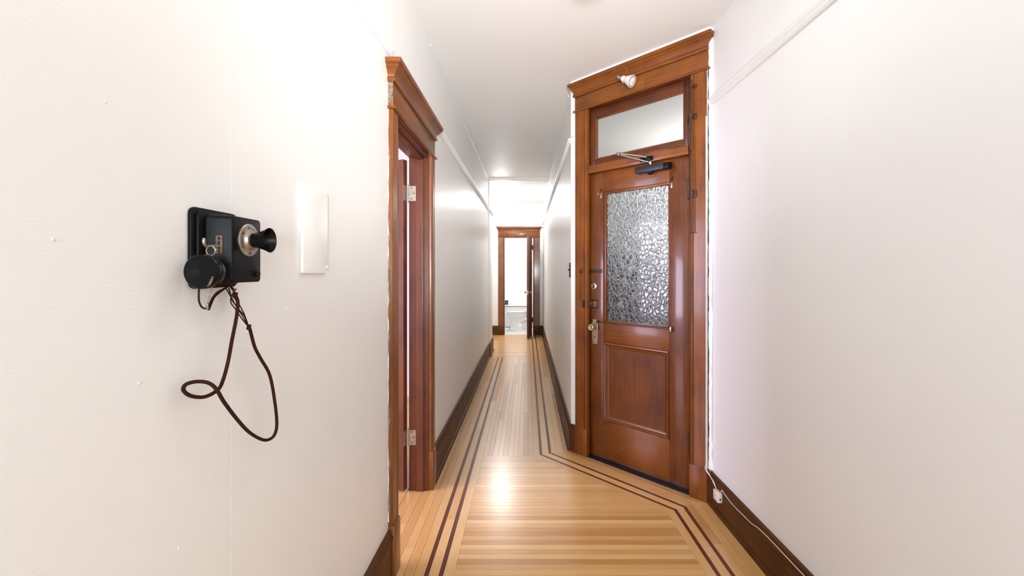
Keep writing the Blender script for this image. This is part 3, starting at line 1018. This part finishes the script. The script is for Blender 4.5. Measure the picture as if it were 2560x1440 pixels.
# transom operating rod on the right casing
rod = empty('transom_rod', (DO[0], DO[1], 0), DIAG)
tag(rod, 'slim bronze transom operating rod fixed to the right casing of the entrance door', 'rod')
ox = 0.468
MB().tube([(ox, -0.020, 2.535), (ox, -0.020, 1.612)], 0.0038, 8, 1).build('rod_shaft', BRONZE, rod)
MB().tube([(ox - .010, -0.020, 2.345), (ox - .012, -0.018, 2.13), (ox - .004, -.020, 2.105)], 0.004, 8, 2).build('lift_arm', BRONZE, rod)
for z, s in ((2.500, 0.010), (2.318, 0.016), (1.848, 0.022)):
    k = boxo('rod_guide', (ox - 0.004, -0.010, z - s), (ox + 0.022, 0.0005, z + s), BRONZE, rod, 0.003)
    MB().lathe([(0.0075, -0.006), (0.0075, 0.006)], (ox, -0.020, z), (0, 0, 1), 12).box((ox - .002, -.02, z - .004), (ox + .016, -.004, z + .004)).build('guide_eye', BRONZE, k)
MB().tube([(ox - 0.013, -0.020, 1.612), (ox + 0.013, -0.020, 1.612)], 0.003, 8, 1).build('rod_handle', BRONZE, rod)

# small spotlight on the header
sp = empty('spotlight', (DO[0], DO[1], 0), DIAG)
tag(sp, 'small white reflector spotlight on a metal clip on the entrance door header', 'lamp')
b_ = MB().box((-0.046, -0.004, 2.672), (-0.008, 0.0005, 2.704)).box((-0.046, -0.066, 2.700), (-0.032, 0.0, 2.706)).box((-0.042, -0.066, 2.686), (-0.034, -0.054, 2.706))
b_.build('mount_clip', STEEL, sp, 0.002)
ax = Vector((0.86, 0.10, -0.46)).normalized()
so = Vector((-0.034, -0.060, 2.694))
MB().lathe([(0.0075, 0), (0.010, 0.004), (0.010, 0.014), (0.0135, 0.018), (0.0135, 0.032), (0.017, 0.036)], so, ax, 20).build('lamp_socket', STEEL, sp)
bu = MB().lathe([(0.014, 0.034), (0.0205, 0.036), (0.0205, 0.050), (0.0190, 0.052), (0.0255, 0.066), (0.0335, 0.084), (0.0400, 0.102), (0.0425, 0.110), (0.0415, 0.114)], so, ax, 28).build('reflector_bulb', OPAL, sp)
MB().lathe([(0.0415, 0.114), (0.034, 0.112), (0.018, 0.116), (0.0, 0.117)], so, ax, 28).build('bulb_face', IVORY, bu)

# ------------------------------------------------------------------ left doorway: casing, leaf
tl = empty('trim_13', (XL, 2.49, 0))
struct(tl, 'oak door casing with crown cap in the left wall by the telephone', 'door casing')
# frame axes: own local x = -(world y), local y = away from the viewer = -x   -> rotate +90 degrees about z
tl.rotation_euler = (0, 0, R(90))
# local (lx, ly) -> world (XL - ly, 2.49 + lx)
for x0, x1, inn in ((-0.460, -0.370, -0.370), (0.372, 0.462, 0.372)):
    b_ = MB()
    casing_face(b_, x0, x1, -0.022, 0.022, 0.24, 2.112, inn)
    b_.build('casing', OAK['Z'], tl)
    MB().box((x0 - 0.003, -0.029, 0), (x1 + 0.003, 0, 0.24)).build('plinth_block', OAK['Z'], tl, 0.003)
boxo('header_board', (-0.460, -0.022, 2.112), (0.462, 0, 2.235), OAK['X'], tl, 0.002)
boxo('backing_board', (-0.460, -0.022, 2.235), (0.462, 0, 2.312), OAK['X'], tl)
MB().sweep([(t, z + 2.102) for t, z in FIL], [(-0.460, 0), (-0.460, -0.022), (0.462, -0.022), (0.462, 0)]).build('fillet', OAK['X'], tl)
MB().sweep([(t * 1.1, z + 2.222) for t, z in CAP], [(-0.460, 0), (-0.460, -0.022), (0.462, -0.022), (0.462, 0)]).build('cap_moulding', OAK['X'], tl)
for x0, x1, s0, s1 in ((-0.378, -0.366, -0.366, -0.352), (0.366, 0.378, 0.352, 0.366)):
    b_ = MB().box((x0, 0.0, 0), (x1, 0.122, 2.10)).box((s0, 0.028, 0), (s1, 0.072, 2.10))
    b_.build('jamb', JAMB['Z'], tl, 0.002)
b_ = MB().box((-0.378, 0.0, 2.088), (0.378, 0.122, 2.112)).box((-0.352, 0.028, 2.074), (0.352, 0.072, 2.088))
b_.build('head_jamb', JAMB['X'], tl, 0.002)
wavy('paint_smear', SMEAR, tl, (-0.0005, 0.0), (-0.013, 0.004), 0.26, 2.10, 0, 0, 0.035, (-0.4610, -0.459))
wavy('paint_edge', WALL, tl, (-0.0005, 0.0), (-0.005, 0.003), 0.26, 2.10, 0, 0, 0.027, (-0.4614, -0.459))
boxo('paint_smear', (-0.4612, -0.0215, 2.13), (-0.459, 0, 2.23), SMEAR, tl)

d2 = empty('door_2', (XL - 0.130, 2.49 + 0.364, 0))
struct(d2, 'oak side room door standing open behind the left casing', 'door')
# leaf in its own axes: hinge at origin, leaf along +x, thickness in -y; opened well past square
d2.rotation_euler = (0, 0, R(158))
boxo('door_leaf', (0.004, -0.002, 0.012), (0.70, 0.036, 2.072), wood('side_door_oak', 'Z', (0.06, 0.018, 0.008), (0.20, 0.07, 0.033)), d2, 0.002)
for zc in (1.865, 0.335):
    h = empty('hinge', (0, 0, 0))
    h.parent = d2
    b_ = MB()
    for i in range(5):
        b_.lathe([(0.0062, 0.0006), (0.0062, 0.0184)], (-0.006, -0.006, zc - 0.048 + i * 0.0192), (0, 0, 1), 12)
    b_.lathe([(0.004, 0), (0.0065, 0.004), (0.0065, 0.008), (0.003, 0.012)], (-0.006, -0.006, zc + 0.049), (0, 0, 1), 12)
    b_.lathe([(0.004, 0), (0.0065, 0.004), (0.0065, 0.008), (0.003, 0.012)], (-0.006, -0.006, zc - 0.049), (0, 0, -1), 12)
    b_.build('hinge_barrel', HINGE, h)
    b_ = MB().box((0.0025, 0.0, zc - 0.047), (0.0042, 0.034, zc + 0.047))
    b_.build('hinge_leaf', HINGE, h)
    inv = d2.matrix_basis.inverted()
    # leaf screwed to the jamb (built from world points)
    m_ = Matrix.Translation((XL - 0.130, 2.854, 0)) @ Matrix.Rotation(R(158), 4, 'Z')
    mi = m_.inverted()
    y_ = 2.49 + 0.366
    b_ = MB()
    vs = [mi @ Vector((x, y, z)) for z in (zc - 0.047, zc + 0.047) for x, y in ((XL - 0.118, y_ - .0002), (XL - 0.078, y_ - .0002), (XL - 0.078, y_ - 0.002), (XL - 0.118, y_ - 0.002))]
    b_.add(vs, [(0, 1, 2, 3), (4, 5, 6, 7), (0, 1, 5, 4), (1, 2, 6, 5), (2, 3, 7, 6), (3, 0, 4, 7)])
    b_.build('hinge_leaf', HINGE, h)
    b_ = MB()
    for x, z in ((-0.104, 0.034), (-0.090, 0.0), (-0.104, -0.034)):
        p_ = mi @ Vector((XL + x, y_ - 0.002, zc + z))
        ax_ = mi.to_3x3() @ Vector((0, -1, 0))
        b_.lathe([(0.0042, 0), (0.0036, 0.0012)], p_, ax_, 10)
    b_.build('hinge_screws', BRONZE, h)

# ------------------------------------------------------------------ far doorway: casing, leaf, bathroom
te = empty('trim_14', (-0.181, YE, 0))
struct(te, 'oak door casing with crown cap around the bathroom doorway', 'door casing')
for x0, x1, inn in ((-0.444, -0.312, -0.312), (0.312, 0.452, 0.312)):
    b_ = MB()
    casing_face(b_, x0, x1, -0.022, 0.022, 0.0, 2.105, inn)
    b_.build('casing', OAK['Z'], te)
    boxo('plinth_block', (x0 - .002, -0.026, 0), (x1 + .002, 0, 0.20), BASEW['Z'], te, 0.002)
boxo('header_board', (-0.444, -0.022, 2.105), (0.452, 0, 2.325), OAK['X'], te, 0.002)
MB().sweep([(t, z + 2.098) for t, z in FIL], [(-0.444, 0), (-0.444, -0.022), (0.452, -0.022), (0.452, 0)]).build('fillet', OAK['X'], te)
MB().sweep([(t, z + 2.238) for t, z in CAP], [(-0.444, 0), (-0.444, -0.022), (0.452, -0.022), (0.452, 0)]).build('cap_moulding', OAK['X'], te)
for x0, x1 in ((-0.316, -0.306), (0.306, 0.316)):
    boxo('jamb', (x0, 0, 0), (x1, 0.122, 2.10), OAK['Z'], te)
boxo('head_jamb', (-0.316, 0, 2.09), (0.316, 0.122, 2.112), OAK['X'], te)
boxo('saddle', (-0.306, 0.0, -0.004), (0.306, 0.122, 0.006), WHITE, te, 0.002)

d3 = empty('door_3', (0.122, YE - 0.030, 0))
struct(d3, 'oak bathroom door opened edge on into the hall end', 'door')
d3.rotation_euler = (0, 0, R(262.5))
# leaf along +x from the hinge; +y is then to the right of the hall
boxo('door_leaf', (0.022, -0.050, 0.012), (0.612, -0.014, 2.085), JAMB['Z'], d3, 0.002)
for s, y in ((1, -0.014), (-1, -0.050)):
    MB().lathe([(0.022, 0), (0.022, 0.004), (0.008, 0.006), (0.008, 0.026), (0.018, 0.032), (0.025, 0.042), (0.024, 0.050), (0.014, 0.055), (0, 0.056)], (0.560, y, 0.945), (0, s, 0), 18).build('door_knob', BRASS, d3)
boxo('latch_plate', (0.6115, -0.044, 0.90), (0.6135, -0.020, 0.99), BRASS, d3)
for zc in (1.88, 0.33):
    MB().lathe([(0.008, -0.055), (0.008, 0.055)], (0.008, -0.006, zc), (0, 0, 1), 12).box((0.0, -0.014, zc - .045), (0.05, -0.010, zc + .045)).build('hinge', BRONZE, d3)

# toilet, side on, facing left
to = empty('toilet', (-0.05, 10.62, 0))
tag(to, 'white porcelain toilet side on in the bathroom doorway', 'toilet')


def loft(rings, seg=28):
    """rings: (z, cx, cy, rx, ry, squareness)"""
    vs, fs = [], []
    for z, cx, cy, rx, ry, e in rings:
        for k in range(seg):
            t = 2 * math.pi * k / seg
            c, s = math.cos(t), math.sin(t)
            vs.append((cx + rx * math.copysign(abs(c) ** e, c), cy + ry * math.copysign(abs(s) ** e, s), z))
    for i in range(len(rings) - 1):
        for k in range(seg):
            fs.append((i * seg + k, i * seg + (k + 1) % seg, (i + 1) * seg + (k + 1) % seg, (i + 1) * seg + k))
    fs.append(tuple(range(seg - 1, -1, -1)))
    fs.append(tuple((len(rings) - 1) * seg + k for k in range(seg)))
    return MB().add(vs, fs)


loft([(0, -0.13, 0, 0.235, 0.115, .7), (0.03, -0.13, 0, 0.232, 0.112, .7), (0.05, -0.13, 0, 0.215, 0.10, .75), (0.16, -0.13, 0, 0.20, 0.09, .8), (0.24, -0.15, 0, 0.20, 0.10, .9), (0.28, -0.17, 0, 0.215, 0.125, 1),
      (0.33, -0.185, 0, 0.228, 0.16, 1), (0.375, -0.19, 0, 0.232, 0.178, 1), (0.40, -0.19, 0, 0.232, 0.18, 1)]).build('bowl', PORC, to)
MB().tube([(-0.10, -0.085, 0.20), (-0.02, -0.10, 0.25), (0.06, -0.10, 0.27), (0.12, -0.09, 0.22)], 0.028, 12, 4).build('trapway', PORC, to)
loft([(0.402, -0.195, 0, 0.238, 0.186, 1), (0.410, -0.195, 0, 0.242, 0.19, 1), (0.420, -0.195, 0, 0.238, 0.186, 1)]).build('seat', PORC, to)
loft([(0.424, -0.19, 0, 0.236, 0.184, 1), (0.436, -0.19, 0, 0.236, 0.184, 1), (0.444, -0.185, 0, 0.22, 0.17, 1)]).build('lid', PORC, to)
boxo('tank', (0.05, -0.22, 0.40), (0.24, 0.22, 0.76), PORC, to, 0.025, 4)
boxo('tank_lid', (0.04, -0.23, 0.762), (0.25, 0.23, 0.795), PORC, to, 0.01, 3)
MB().lathe([(0.009, 0), (0.009, 0.010), (0.005, 0.014)], (-0.02, -0.118, 0.055), (0, -1, 0), 10).build('bolt_cap', BRONZE, to)

tub = empty('bathtub', (0, 11.09, 0))
tag(tub, 'white bathtub behind the toilet', 'bathtub')
boxo('apron', (-0.89, 0.0, 0.012), (1.29, 0.05, 0.505), PORC, tub, 0.006)
b_ = MB()
b_.box((-0.895, -0.022, 0.512), (1.295, 0.10, 0.55)).box((-0.895, 0.68, 0.512), (1.295, 0.80, 0.55)).box((-0.895, 0.10, 0.512), (-0.78, 0.68, 0.55)).box((1.18, 0.10, 0.512), (1.295, 0.68, 0.55))
b_.build('rim', PORC, tub, 0.012, 3)
b_ = MB().box((-0.78, 0.09, 0.10), (1.18, 0.10, 0.52)).box((-0.78, 0.68, 0.10), (1.18, 0.69, 0.52)).box((-0.79, 0.09, 0.10), (-0.78, 0.69, 0.52)).box((1.18, 0.09, 0.10), (1.19, 0.69, 0.52)).box((-0.78, 0.10, 0.09), (1.18, 0.68, 0.10))
b_.build('basin', PORC, tub)
boxo('rim_shadow', (-0.89, 0.004, 0.505), (1.29, 0.045, 0.512), plain('rim_shadow_grey', (0.16, 0.16, 0.16), 0.7), tub)  # shadow line under the rim, put in as a grey strip
boxo('toe_joint', (-0.89, 0.004, 0.0), (1.29, 0.045, 0.012), plain('dark_joint', (0.05, 0.05, 0.05), 0.7), tub)
so_ = empty('soap_caddy', (-0.52, 11.13, 0.551))
tag(so_, 'small dark caddy on the bathtub rim near the left jamb', 'caddy')
MB().box((-.05, -.03, 0), (.055, .03, .085)).build('holder', plain('dark_grey_green', (0.06, 0.065, 0.055), 0.5), so_, 0.006)
MB().box((-.052, -.032, .087), (.057, .032, .105)).build('lid', BLACK, so_, 0.004)


# ------------------------------------------------------------------ ceiling lamps
def globe(name, loc, glow, label, r=0.11):
    o = empty(name, (loc[0], loc[1], HC))
    dz = HC - loc[2]
    MB().lathe([(0.075, 0), (0.075, 0.008), (0.060, 0.018), (0.045, 0.024), (0.045, max(0.026, dz - r * 0.86))], (0, 0, 0), (0, 0, -1), 24).build('canopy', NICKEL, o)
    b_ = MB()
    prof = [(0.042, dz - r * 0.92)] + [(r * math.sin(t), dz - r * math.cos(t)) for t in [R(24 + 156 * k / 14) for k in range(15)]]
    b_.lathe(prof, (0, 0, 0), (0, 0, -1), 28).build('glass_globe', glow, o)
    tag(o, label, 'ceiling lamp', None, 'globe ceiling lamps')
    return o


globe('ceiling_lamp', LAMP_NEAR, GLOW_NEAR, 'lit white globe lamp on the near ceiling above the frame')
globe('ceiling_lamp', LAMP_FAR, GLOW_FAR, 'lit white globe lamp on the ceiling at the hall end')
globe('ceiling_lamp', LAMP_BATH, GLOW_BATH, 'lit white globe lamp on the bathroom ceiling out of sight')
globe('ceiling_lamp', LAMP_OUT, GLOW_OUT, 'lit white globe lamp on the landing ceiling behind the entrance door')

# ------------------------------------------------------------------ intercom telephone on the left wall
ph = empty('wall_telephone', (XL, 0.92, 1.42))
tag(ph, 'old black metal intercom telephone box mounted on the cream left wall', 'telephone')


def prel(x, y, z):
    return (x - XL, y - 0.92, z - 1.42)


def wallplate(mb, y0, y1, z0, z1, x0, x1, r, y0b=None, y1b=None, z0b=None, z1b=None):
    """rounded plate lying on the wall, from x0 to x1, optionally smaller at x1"""
    a = rrect((y0 + y1) / 2, (z0 + z1) / 2, (y1 - y0) / 2, (z1 - z0) / 2, r)
    y0b, y1b, z0b, z1b = [p if q is None else q for p, q in ((y0, y0b), (y1, y1b), (z0, z0b), (z1, z1b))]
    c = rrect((y0b + y1b) / 2, (z0b + z1b) / 2, (y1b - y0b) / 2, (z1b - z0b) / 2, r)
    mb.extrude([prel(x0, y, z) for y, z in a], [prel(x1, y, z) for y, z in c])


b_ = MB()
wallplate(b_, 0.830, 0.964, 1.3465, 1.4985, XL, XL + 0.007, 0.014)
bp = b_.build('back_plate', BLACK, ph, 0.002, 2)
b_ = MB()
wallplate(b_, 0.840, 0.964, 1.353, 1.4925, XL + 0.0065, XL + 0.013, 0.012)
b_.build('plate_step', BLACK, bp, 0.002, 2)
XF = XL + 0.055
b_ = MB()
wallplate(b_, 0.858, 0.969, 1.3555, 1.4875, XL + 0.0125, XF, 0.008, 0.8735, 0.9655, 1.3568, 1.4862)
b_.build('box', BLACK, ph, 0.0025, 3)
mc = (XF, 0.922, 1.4418)
rg = MB().lathe([(0.0330, -0.0005), (0.0330, 0.0022), (0.0315, 0.0036), (0.0215, 0.0042), (0.0195, 0.0062), (0.0185, 0.0105), (0.0160, 0.0118), (0.0, 0.0118)], prel(*mc), (1, 0, 0), 40).build('mouthpiece_ring', NICKEL, ph)
for an in (150, 268, 30):
    MB().lathe([(0.0030, 0), (0.0026, 0.0012), (0.0, 0.0018)], prel(XF + 0.0040, 0.922 + 0.0262 * math.cos(R(an)), 1.4418 + 0.0262 * math.sin(R(an))), (1, 0, 0), 12).build('screw', BRONZE, rg)
# lettering round the top of the ring
word = 'Acieno'
lv = MB()
for i, c in enumerate(word):
    cu_ = bpy.data.curves.new('letter', 'FONT')
    cu_.body = c
    cu_.size = 0.0064
    cu_.align_x = 'CENTER'
    cu_.extrude = 0.0002
    to_ = bpy.data.objects.new('letter', cu_)
    COL.objects.link(to_)
    bpy.context.view_layer.update()
    me_ = bpy.data.meshes.new_from_object(to_.evaluated_get(bpy.context.evaluated_depsgraph_get()))
    an = R(102 - i * 10.2)
    # letter plane: +x of text runs along +y of the wall (seen from the hall that is rightwards), +y of text outwards
    for_r = Vector((0, math.cos(an), math.sin(an)))
    for_t = Vector((0, math.sin(an), -math.cos(an)))
    base = Vector(prel(XF + 0.00405, 0.922, 1.4418)) + for_r * 0.0232
    lv.add([base + for_t * v.co.x + for_r * v.co.y + Vector((1, 0, 0)) * (v.co.z) for v in me_.vertices], [tuple(p.vertices) for p in me_.polygons])
    bpy.data.objects.remove(to_)
    bpy.data.meshes.remove(me_)
lv.build('lettering', DARK, rg, smooth=False)
MB().lathe([(0.0150, 0.010), (0.0150, 0.014), (0.0158, 0.020), (0.0180, 0.028), (0.0212, 0.036), (0.0243, 0.0425), (0.0250, 0.0440), (0.0240, 0.0442), (0.0200, 0.037), (0.0165, 0.030), (0.0125, 0.024), (0.0080, 0.021), (0.0050, 0.0205), (0.0040, 0.0225), (0.0, 0.0235)], prel(*mc), (1, 0, 0), 36, cap=False).build('mouthpiece_horn', BAKE, ph)
# hook switch on the near side
yb = 0.8660
hp = empty('hook_switch', prel(-0.585, yb, 1.430))
hp.parent = ph
pts = rrect(0, 0, 0.0062, 0.0168, 0.002, 3)
MB().extrude([(x, 0.0015, z) for x, z in pts], [(x, -0.0022, z) for x, z in pts]).build('slot_plate', TARN, hp)
for z in (0.0120, -0.0125):
    MB().lathe([(0.0030, 0), (0.0022, 0.0012)], (0, -0.0022, z), (0, -1, 0), 10).build('screw', BRONZE, hp)
boxo('slot', (-0.0018, -0.0026, -0.009), (0.0018, -0.0020, 0.006), DARK, hp)
MB().tube([(0.000, 0.002, -0.0035), (0.000, -0.012, -0.0035), (-0.002, -0.026, -0.004), (-0.002, -0.034, -0.0055), (-0.002, -0.038, -0.002), (-0.002, -0.040, 0.004), (-0.003, -0.038, 0.0085)], [0.0022, 0.0022, 0.0024, 0.0026, 0.0026, 0.0026], 8, 4).build('hook', NICKEL, hp)
MB().lathe([(0.0055, 0), (0.0055, 0.006), (0.0045, 0.008), (0, 0.0082)], prel(XF - 0.0008, 0.948, 1.3735), (1, 0, 0), 16).build('push_button', BAKE, ph)

# receiver hanging from the hook: watch-case earpiece, axis along the hall
rc = empty('telephone_receiver', (-0.574, 0.80, 1.3785))
tag(rc, 'round black earpiece hanging from the hook of the wall telephone', 'receiver')
MB().lathe([(0.0, 0.0015), (0.006, 0.0008), (0.010, 0.0), (0.029, -0.0015), (0.0308, 0.001), (0.0310, 0.0085), (0.0296, 0.0110)], (0, 0, 0), (0, 1, 0), 36).build('ear_cap', BAKE, rc)
MB().lathe([(0.0285, 0.0105), (0.0285, 0.0145), (0.0290, 0.0150), (0.0290, 0.0170), (0.0275, 0.0180), (0.0245, 0.0300), (0.0190, 0.0350), (0.0, 0.0360)], (0, 0, 0), (0, 1, 0), 36).build('body', BLACK, rc)
MB().tube([(0.0 + 0.0070 * math.cos(t), 0.026 + 0.002 * math.cos(t), 0.0375 + 0.0086 * math.sin(t)) for t in [k * math.pi / 8 for k in range(17)]], 0.0015, 8, 1).build('hanging_ring', TARN, rc)


def cp(X, Y, x):
    """a point of a hanging wire from how far it hangs off the wall"""
    d = -x * 1138 / (1318 - X)
    return (x, d, 1.38 + (677 - Y) / 1138 * d)


def rrel(pts):
    return [(p[0] + 0.574, p[1] - 0.80, p[2] - 1.3785) for p in pts]


MB().tube(rrel([cp(498, 716, -.577), cp(497, 735, -.577), cp(498, 754, -.577), cp(505, 768, -.577), cp(515, 771, -.577), cp(523, 762, -.577), cp(531, 745, -.578), cp(543, 731, -.580), cp(560, 722, -.586), cp(575, 714, -.592)]), 0.0016, 7, 4).build('lead_wire', CORD, rc)
MB().tube(rrel([cp(529, 712, -.572), cp(527, 730, -.573), cp(522, 748, -.574), cp(518, 764, -.575), cp(519, 773, -.575)]), 0.0017, 7, 4).build('flecked_lead_wire', CORDP, rc)
MB().tube(rrel([cp(519, 773, -.575), cp(523, 773, -.575), cp(528, 760, -.576), cp(537, 742, -.580), cp(553, 728, -.586), cp(568, 718, -.592)]), 0.0016, 7, 4).build('lead_wire', CORD, rc)
b_ = MB()
for q in range(5):
    b_.tube([(0.012 + 0.002 * q, -0.0008, -0.026 + 0.004 * q), (0.018 + .001 * q, -0.0012, -0.022 + 0.003 * q), (0.021 + 0.0005 * q, -0.0006, -0.017 + .002 * q)], 0.0009, 5, 2)
b_.build('paint_drips', SMEAR, rc)


cord = empty('cord', prel(-0.58, 0.92, 1.33))
cord.parent = ph
cord['label'] = 'brown cloth covered cord dangling in a loop'


def rel(pts):
    return [(p[0] + 0.58, p[1] - 0.92, p[2] - 1.33) for p in pts]


main = [(-0.577, 0.876, 1.3312), (-0.577, 0.9034, 1.3198), (-0.578, 0.9060, 1.3141), (-0.579, 0.9025, 1.2806), (-0.580, 0.8943, 1.2440), (-0.582, 0.8855, 1.2065), (-0.584, 0.8744, 1.1702)]
main = [cp(588, 738, -.577), cp(594, 752, -.577), cp(594, 770, -.578), cp(590, 800, -.579), cp(580, 850, -.580), cp(570, 905, -.582), cp(557, 952, -.584), cp(544, 975, -.587), cp(512, 992, -.593), cp(478, 990, -.599), cp(459, 976, -.602), cp(465, 961, -.600),
        cp(492, 954, -.594), cp(520, 957, -.584), cp(540, 972, -.575), cp(560, 1005, -.572), cp(590, 1045, -.574), cp(620, 1078, -.577), cp(648, 1096, -.578), cp(668, 1100, -.579), cp(685, 1089, -.580), cp(692, 1062, -.582), cp(688, 1012, -.585),
        cp(675, 940, -.588), cp(652, 897, -.590), cp(637, 868, -.591), cp(626, 828, -.592), cp(622, 816, -.592)]
MB().tube(rel(main), 0.0034, 10, 5).build('cord_sheath', CORD, cord)
b_ = MB()
e0, e1 = cp(588, 738, -.577), cp(622, 818, -.592)
for pts in ([e0, cp(578, 712, -.570), cp(563, 690, -.566)], [e0, cp(582, 725, -.576), cp(570, 712, -.582)], [e0, cp(584, 728, -.580), cp(578, 716, -.594)],
            [e1, cp(606, 790, -.594), cp(592, 768, -.598), cp(576, 740, -.602), cp(566, 722, -.606)], [e1, cp(612, 792, -.592), cp(596, 772, -.592), cp(580, 750, -.598), cp(576, 735, -.602), cp(572, 720, -.607)],
            [e1, cp(616, 800, -.59), cp(608, 780, -.588), cp(598, 762, -.588), cp(585, 742, -.596), cp(584, 720, -.605)], [e1, cp(604, 796, -.597), cp(588, 772, -.601), cp(578, 758, -.604), cp(578, 742, -.604), cp(590, 722, -.607)]):
    b_.tube(rel(pts), 0.0012, 6, 4)
b_.build('stripped_wires', CORD, cord)
for p in (e0, e1):
    b_ = MB().lathe([(0.0030, -0.006), (0.0042, -0.005), (0.0042, 0.005), (0.0030, 0.006)], rel([p])[0], (0.1, 0.2, 1), 12).build('cord_ferrule', CORD, cord)

# blank painted cover plate
pnl = empty('access_panel', (XL, 1.318, 1.494))
tag(pnl, 'blank white painted cover plate screwed to the left wall between telephone and doorway', 'cover plate')
pts = rrect(0, 0, 0.0765, 0.1215, 0.007, 4)
MB().extrude([(0, y, z) for y, z in pts], [(0.0095, y, z) for y, z in pts]).build('plate', WALL, pnl, 0.0015, 2)
for y in (-0.058, 0.066):
    for z in (0.100, -0.102):
        MB().lathe([(0.0036, 0), (0.0034, 0.0016), (0.0, 0.0026)], (0.0095, y, z), (1, 0, 0), 14).box((0.011, y - .0004, z - .003), (0.0126, y + .0004, z + .003)).build('screw', WALL, pnl)

# black light switch on the hall's right wall
sw = empty('light_switch', (XH, 3.62, 1.385))
tag(sw, 'black toggle light switch on the hall wall left of the entrance casing', 'light switch')
boxo('switch_plate', (-0.006, -0.036, -0.058), (0, 0.036, 0.058), BLACK, sw, 0.002)
MB().box((-0.019, -0.004, -0.003), (-0.005, 0.004, 0.009)).build('toggle', BLACK, sw, 0.002)

# phone jack box and cables on the right baseboard
jb = empty('phone_jack', (xr(2.56) - 0.019, 2.56, 0.115))
jb.rotation_euler = (0, 0, math.atan(0.021))
tag(jb, 'small ivory phone jack box stuck on the right baseboard beside the entrance casing', 'phone jack')
boxo('box', (-0.026, -0.031, -0.027), (0, 0.031, 0.027), IVORY, jb, 0.003)
boxo('socket', (-0.017, -0.0316, -0.012), (-0.008, -0.030, -0.002), DARK, jb, 0.0005)
MB().lathe([(0.0025, 0), (0.002, 0.0008)], (-0.026, 0.004, 0.002), (-1, 0, 0), 8).build('cover_screw', NICKEL, jb)
ca = empty('phone_cable', (xr(2.66), 2.66, 0.2))
tag(ca, 'pair of thin white cables running down the entrance casing to the phone jack', 'cable')
o0 = Vector((xr(2.66), 2.66, 0.2))
for k, s in enumerate((0.0, 0.007)):
    pts = []
    for z in (2.30, 2.0, 1.6, 1.2, 0.8, 0.4, 0.24):
        p_ = dw(0.5495 + s * 0.5, -0.004 - 0.001 * k)
        pts.append((p_[0], p_[1], z))
    q_ = dw(0.553 + s, -0.020)
    pts += [(q_[0], q_[1], 0.205), (xr(2.65) - 0.034, 2.648 - s, 0.180), (xr(2.62) - 0.034, 2.612 - s, 0.165 + s), (xr(2.585) - 0.030, 2.585, 0.144)]
    MB().tube([Vector(p) - o0 for p in pts], 0.0019, 8, 4).build('cable', CABLE, ca)
cb2 = empty('loose_cable', (xr(2.5), 2.5, 0.19))
tag(cb2, 'single thin white cable lying along the top of the right baseboard', 'cable')
o0 = Vector((xr(2.5), 2.5, 0.19))
pts = [(xr(2.535) - 0.030, 2.535, 0.136), (xr(2.53) - 0.028, 2.522, 0.158), (xr(2.52) - 0.030, 2.508, 0.171), (xr(2.5) - 0.030, 2.49, 0.166)]
for y, z in ((2.44, 0.156), (2.38, 0.152), (2.3, 0.155), (2.2, 0.160), (2.14, 0.172), (2.05, 0.178), (1.95, 0.178), (1.8, 0.178), (1.5, 0.178), (1.0, 0.178)):
    pts.append((xr(y) - 0.028, y, z))
MB().tube([Vector(p) - o0 for p in pts], 0.0019, 8, 4).build('cable', CABLE, cb2)
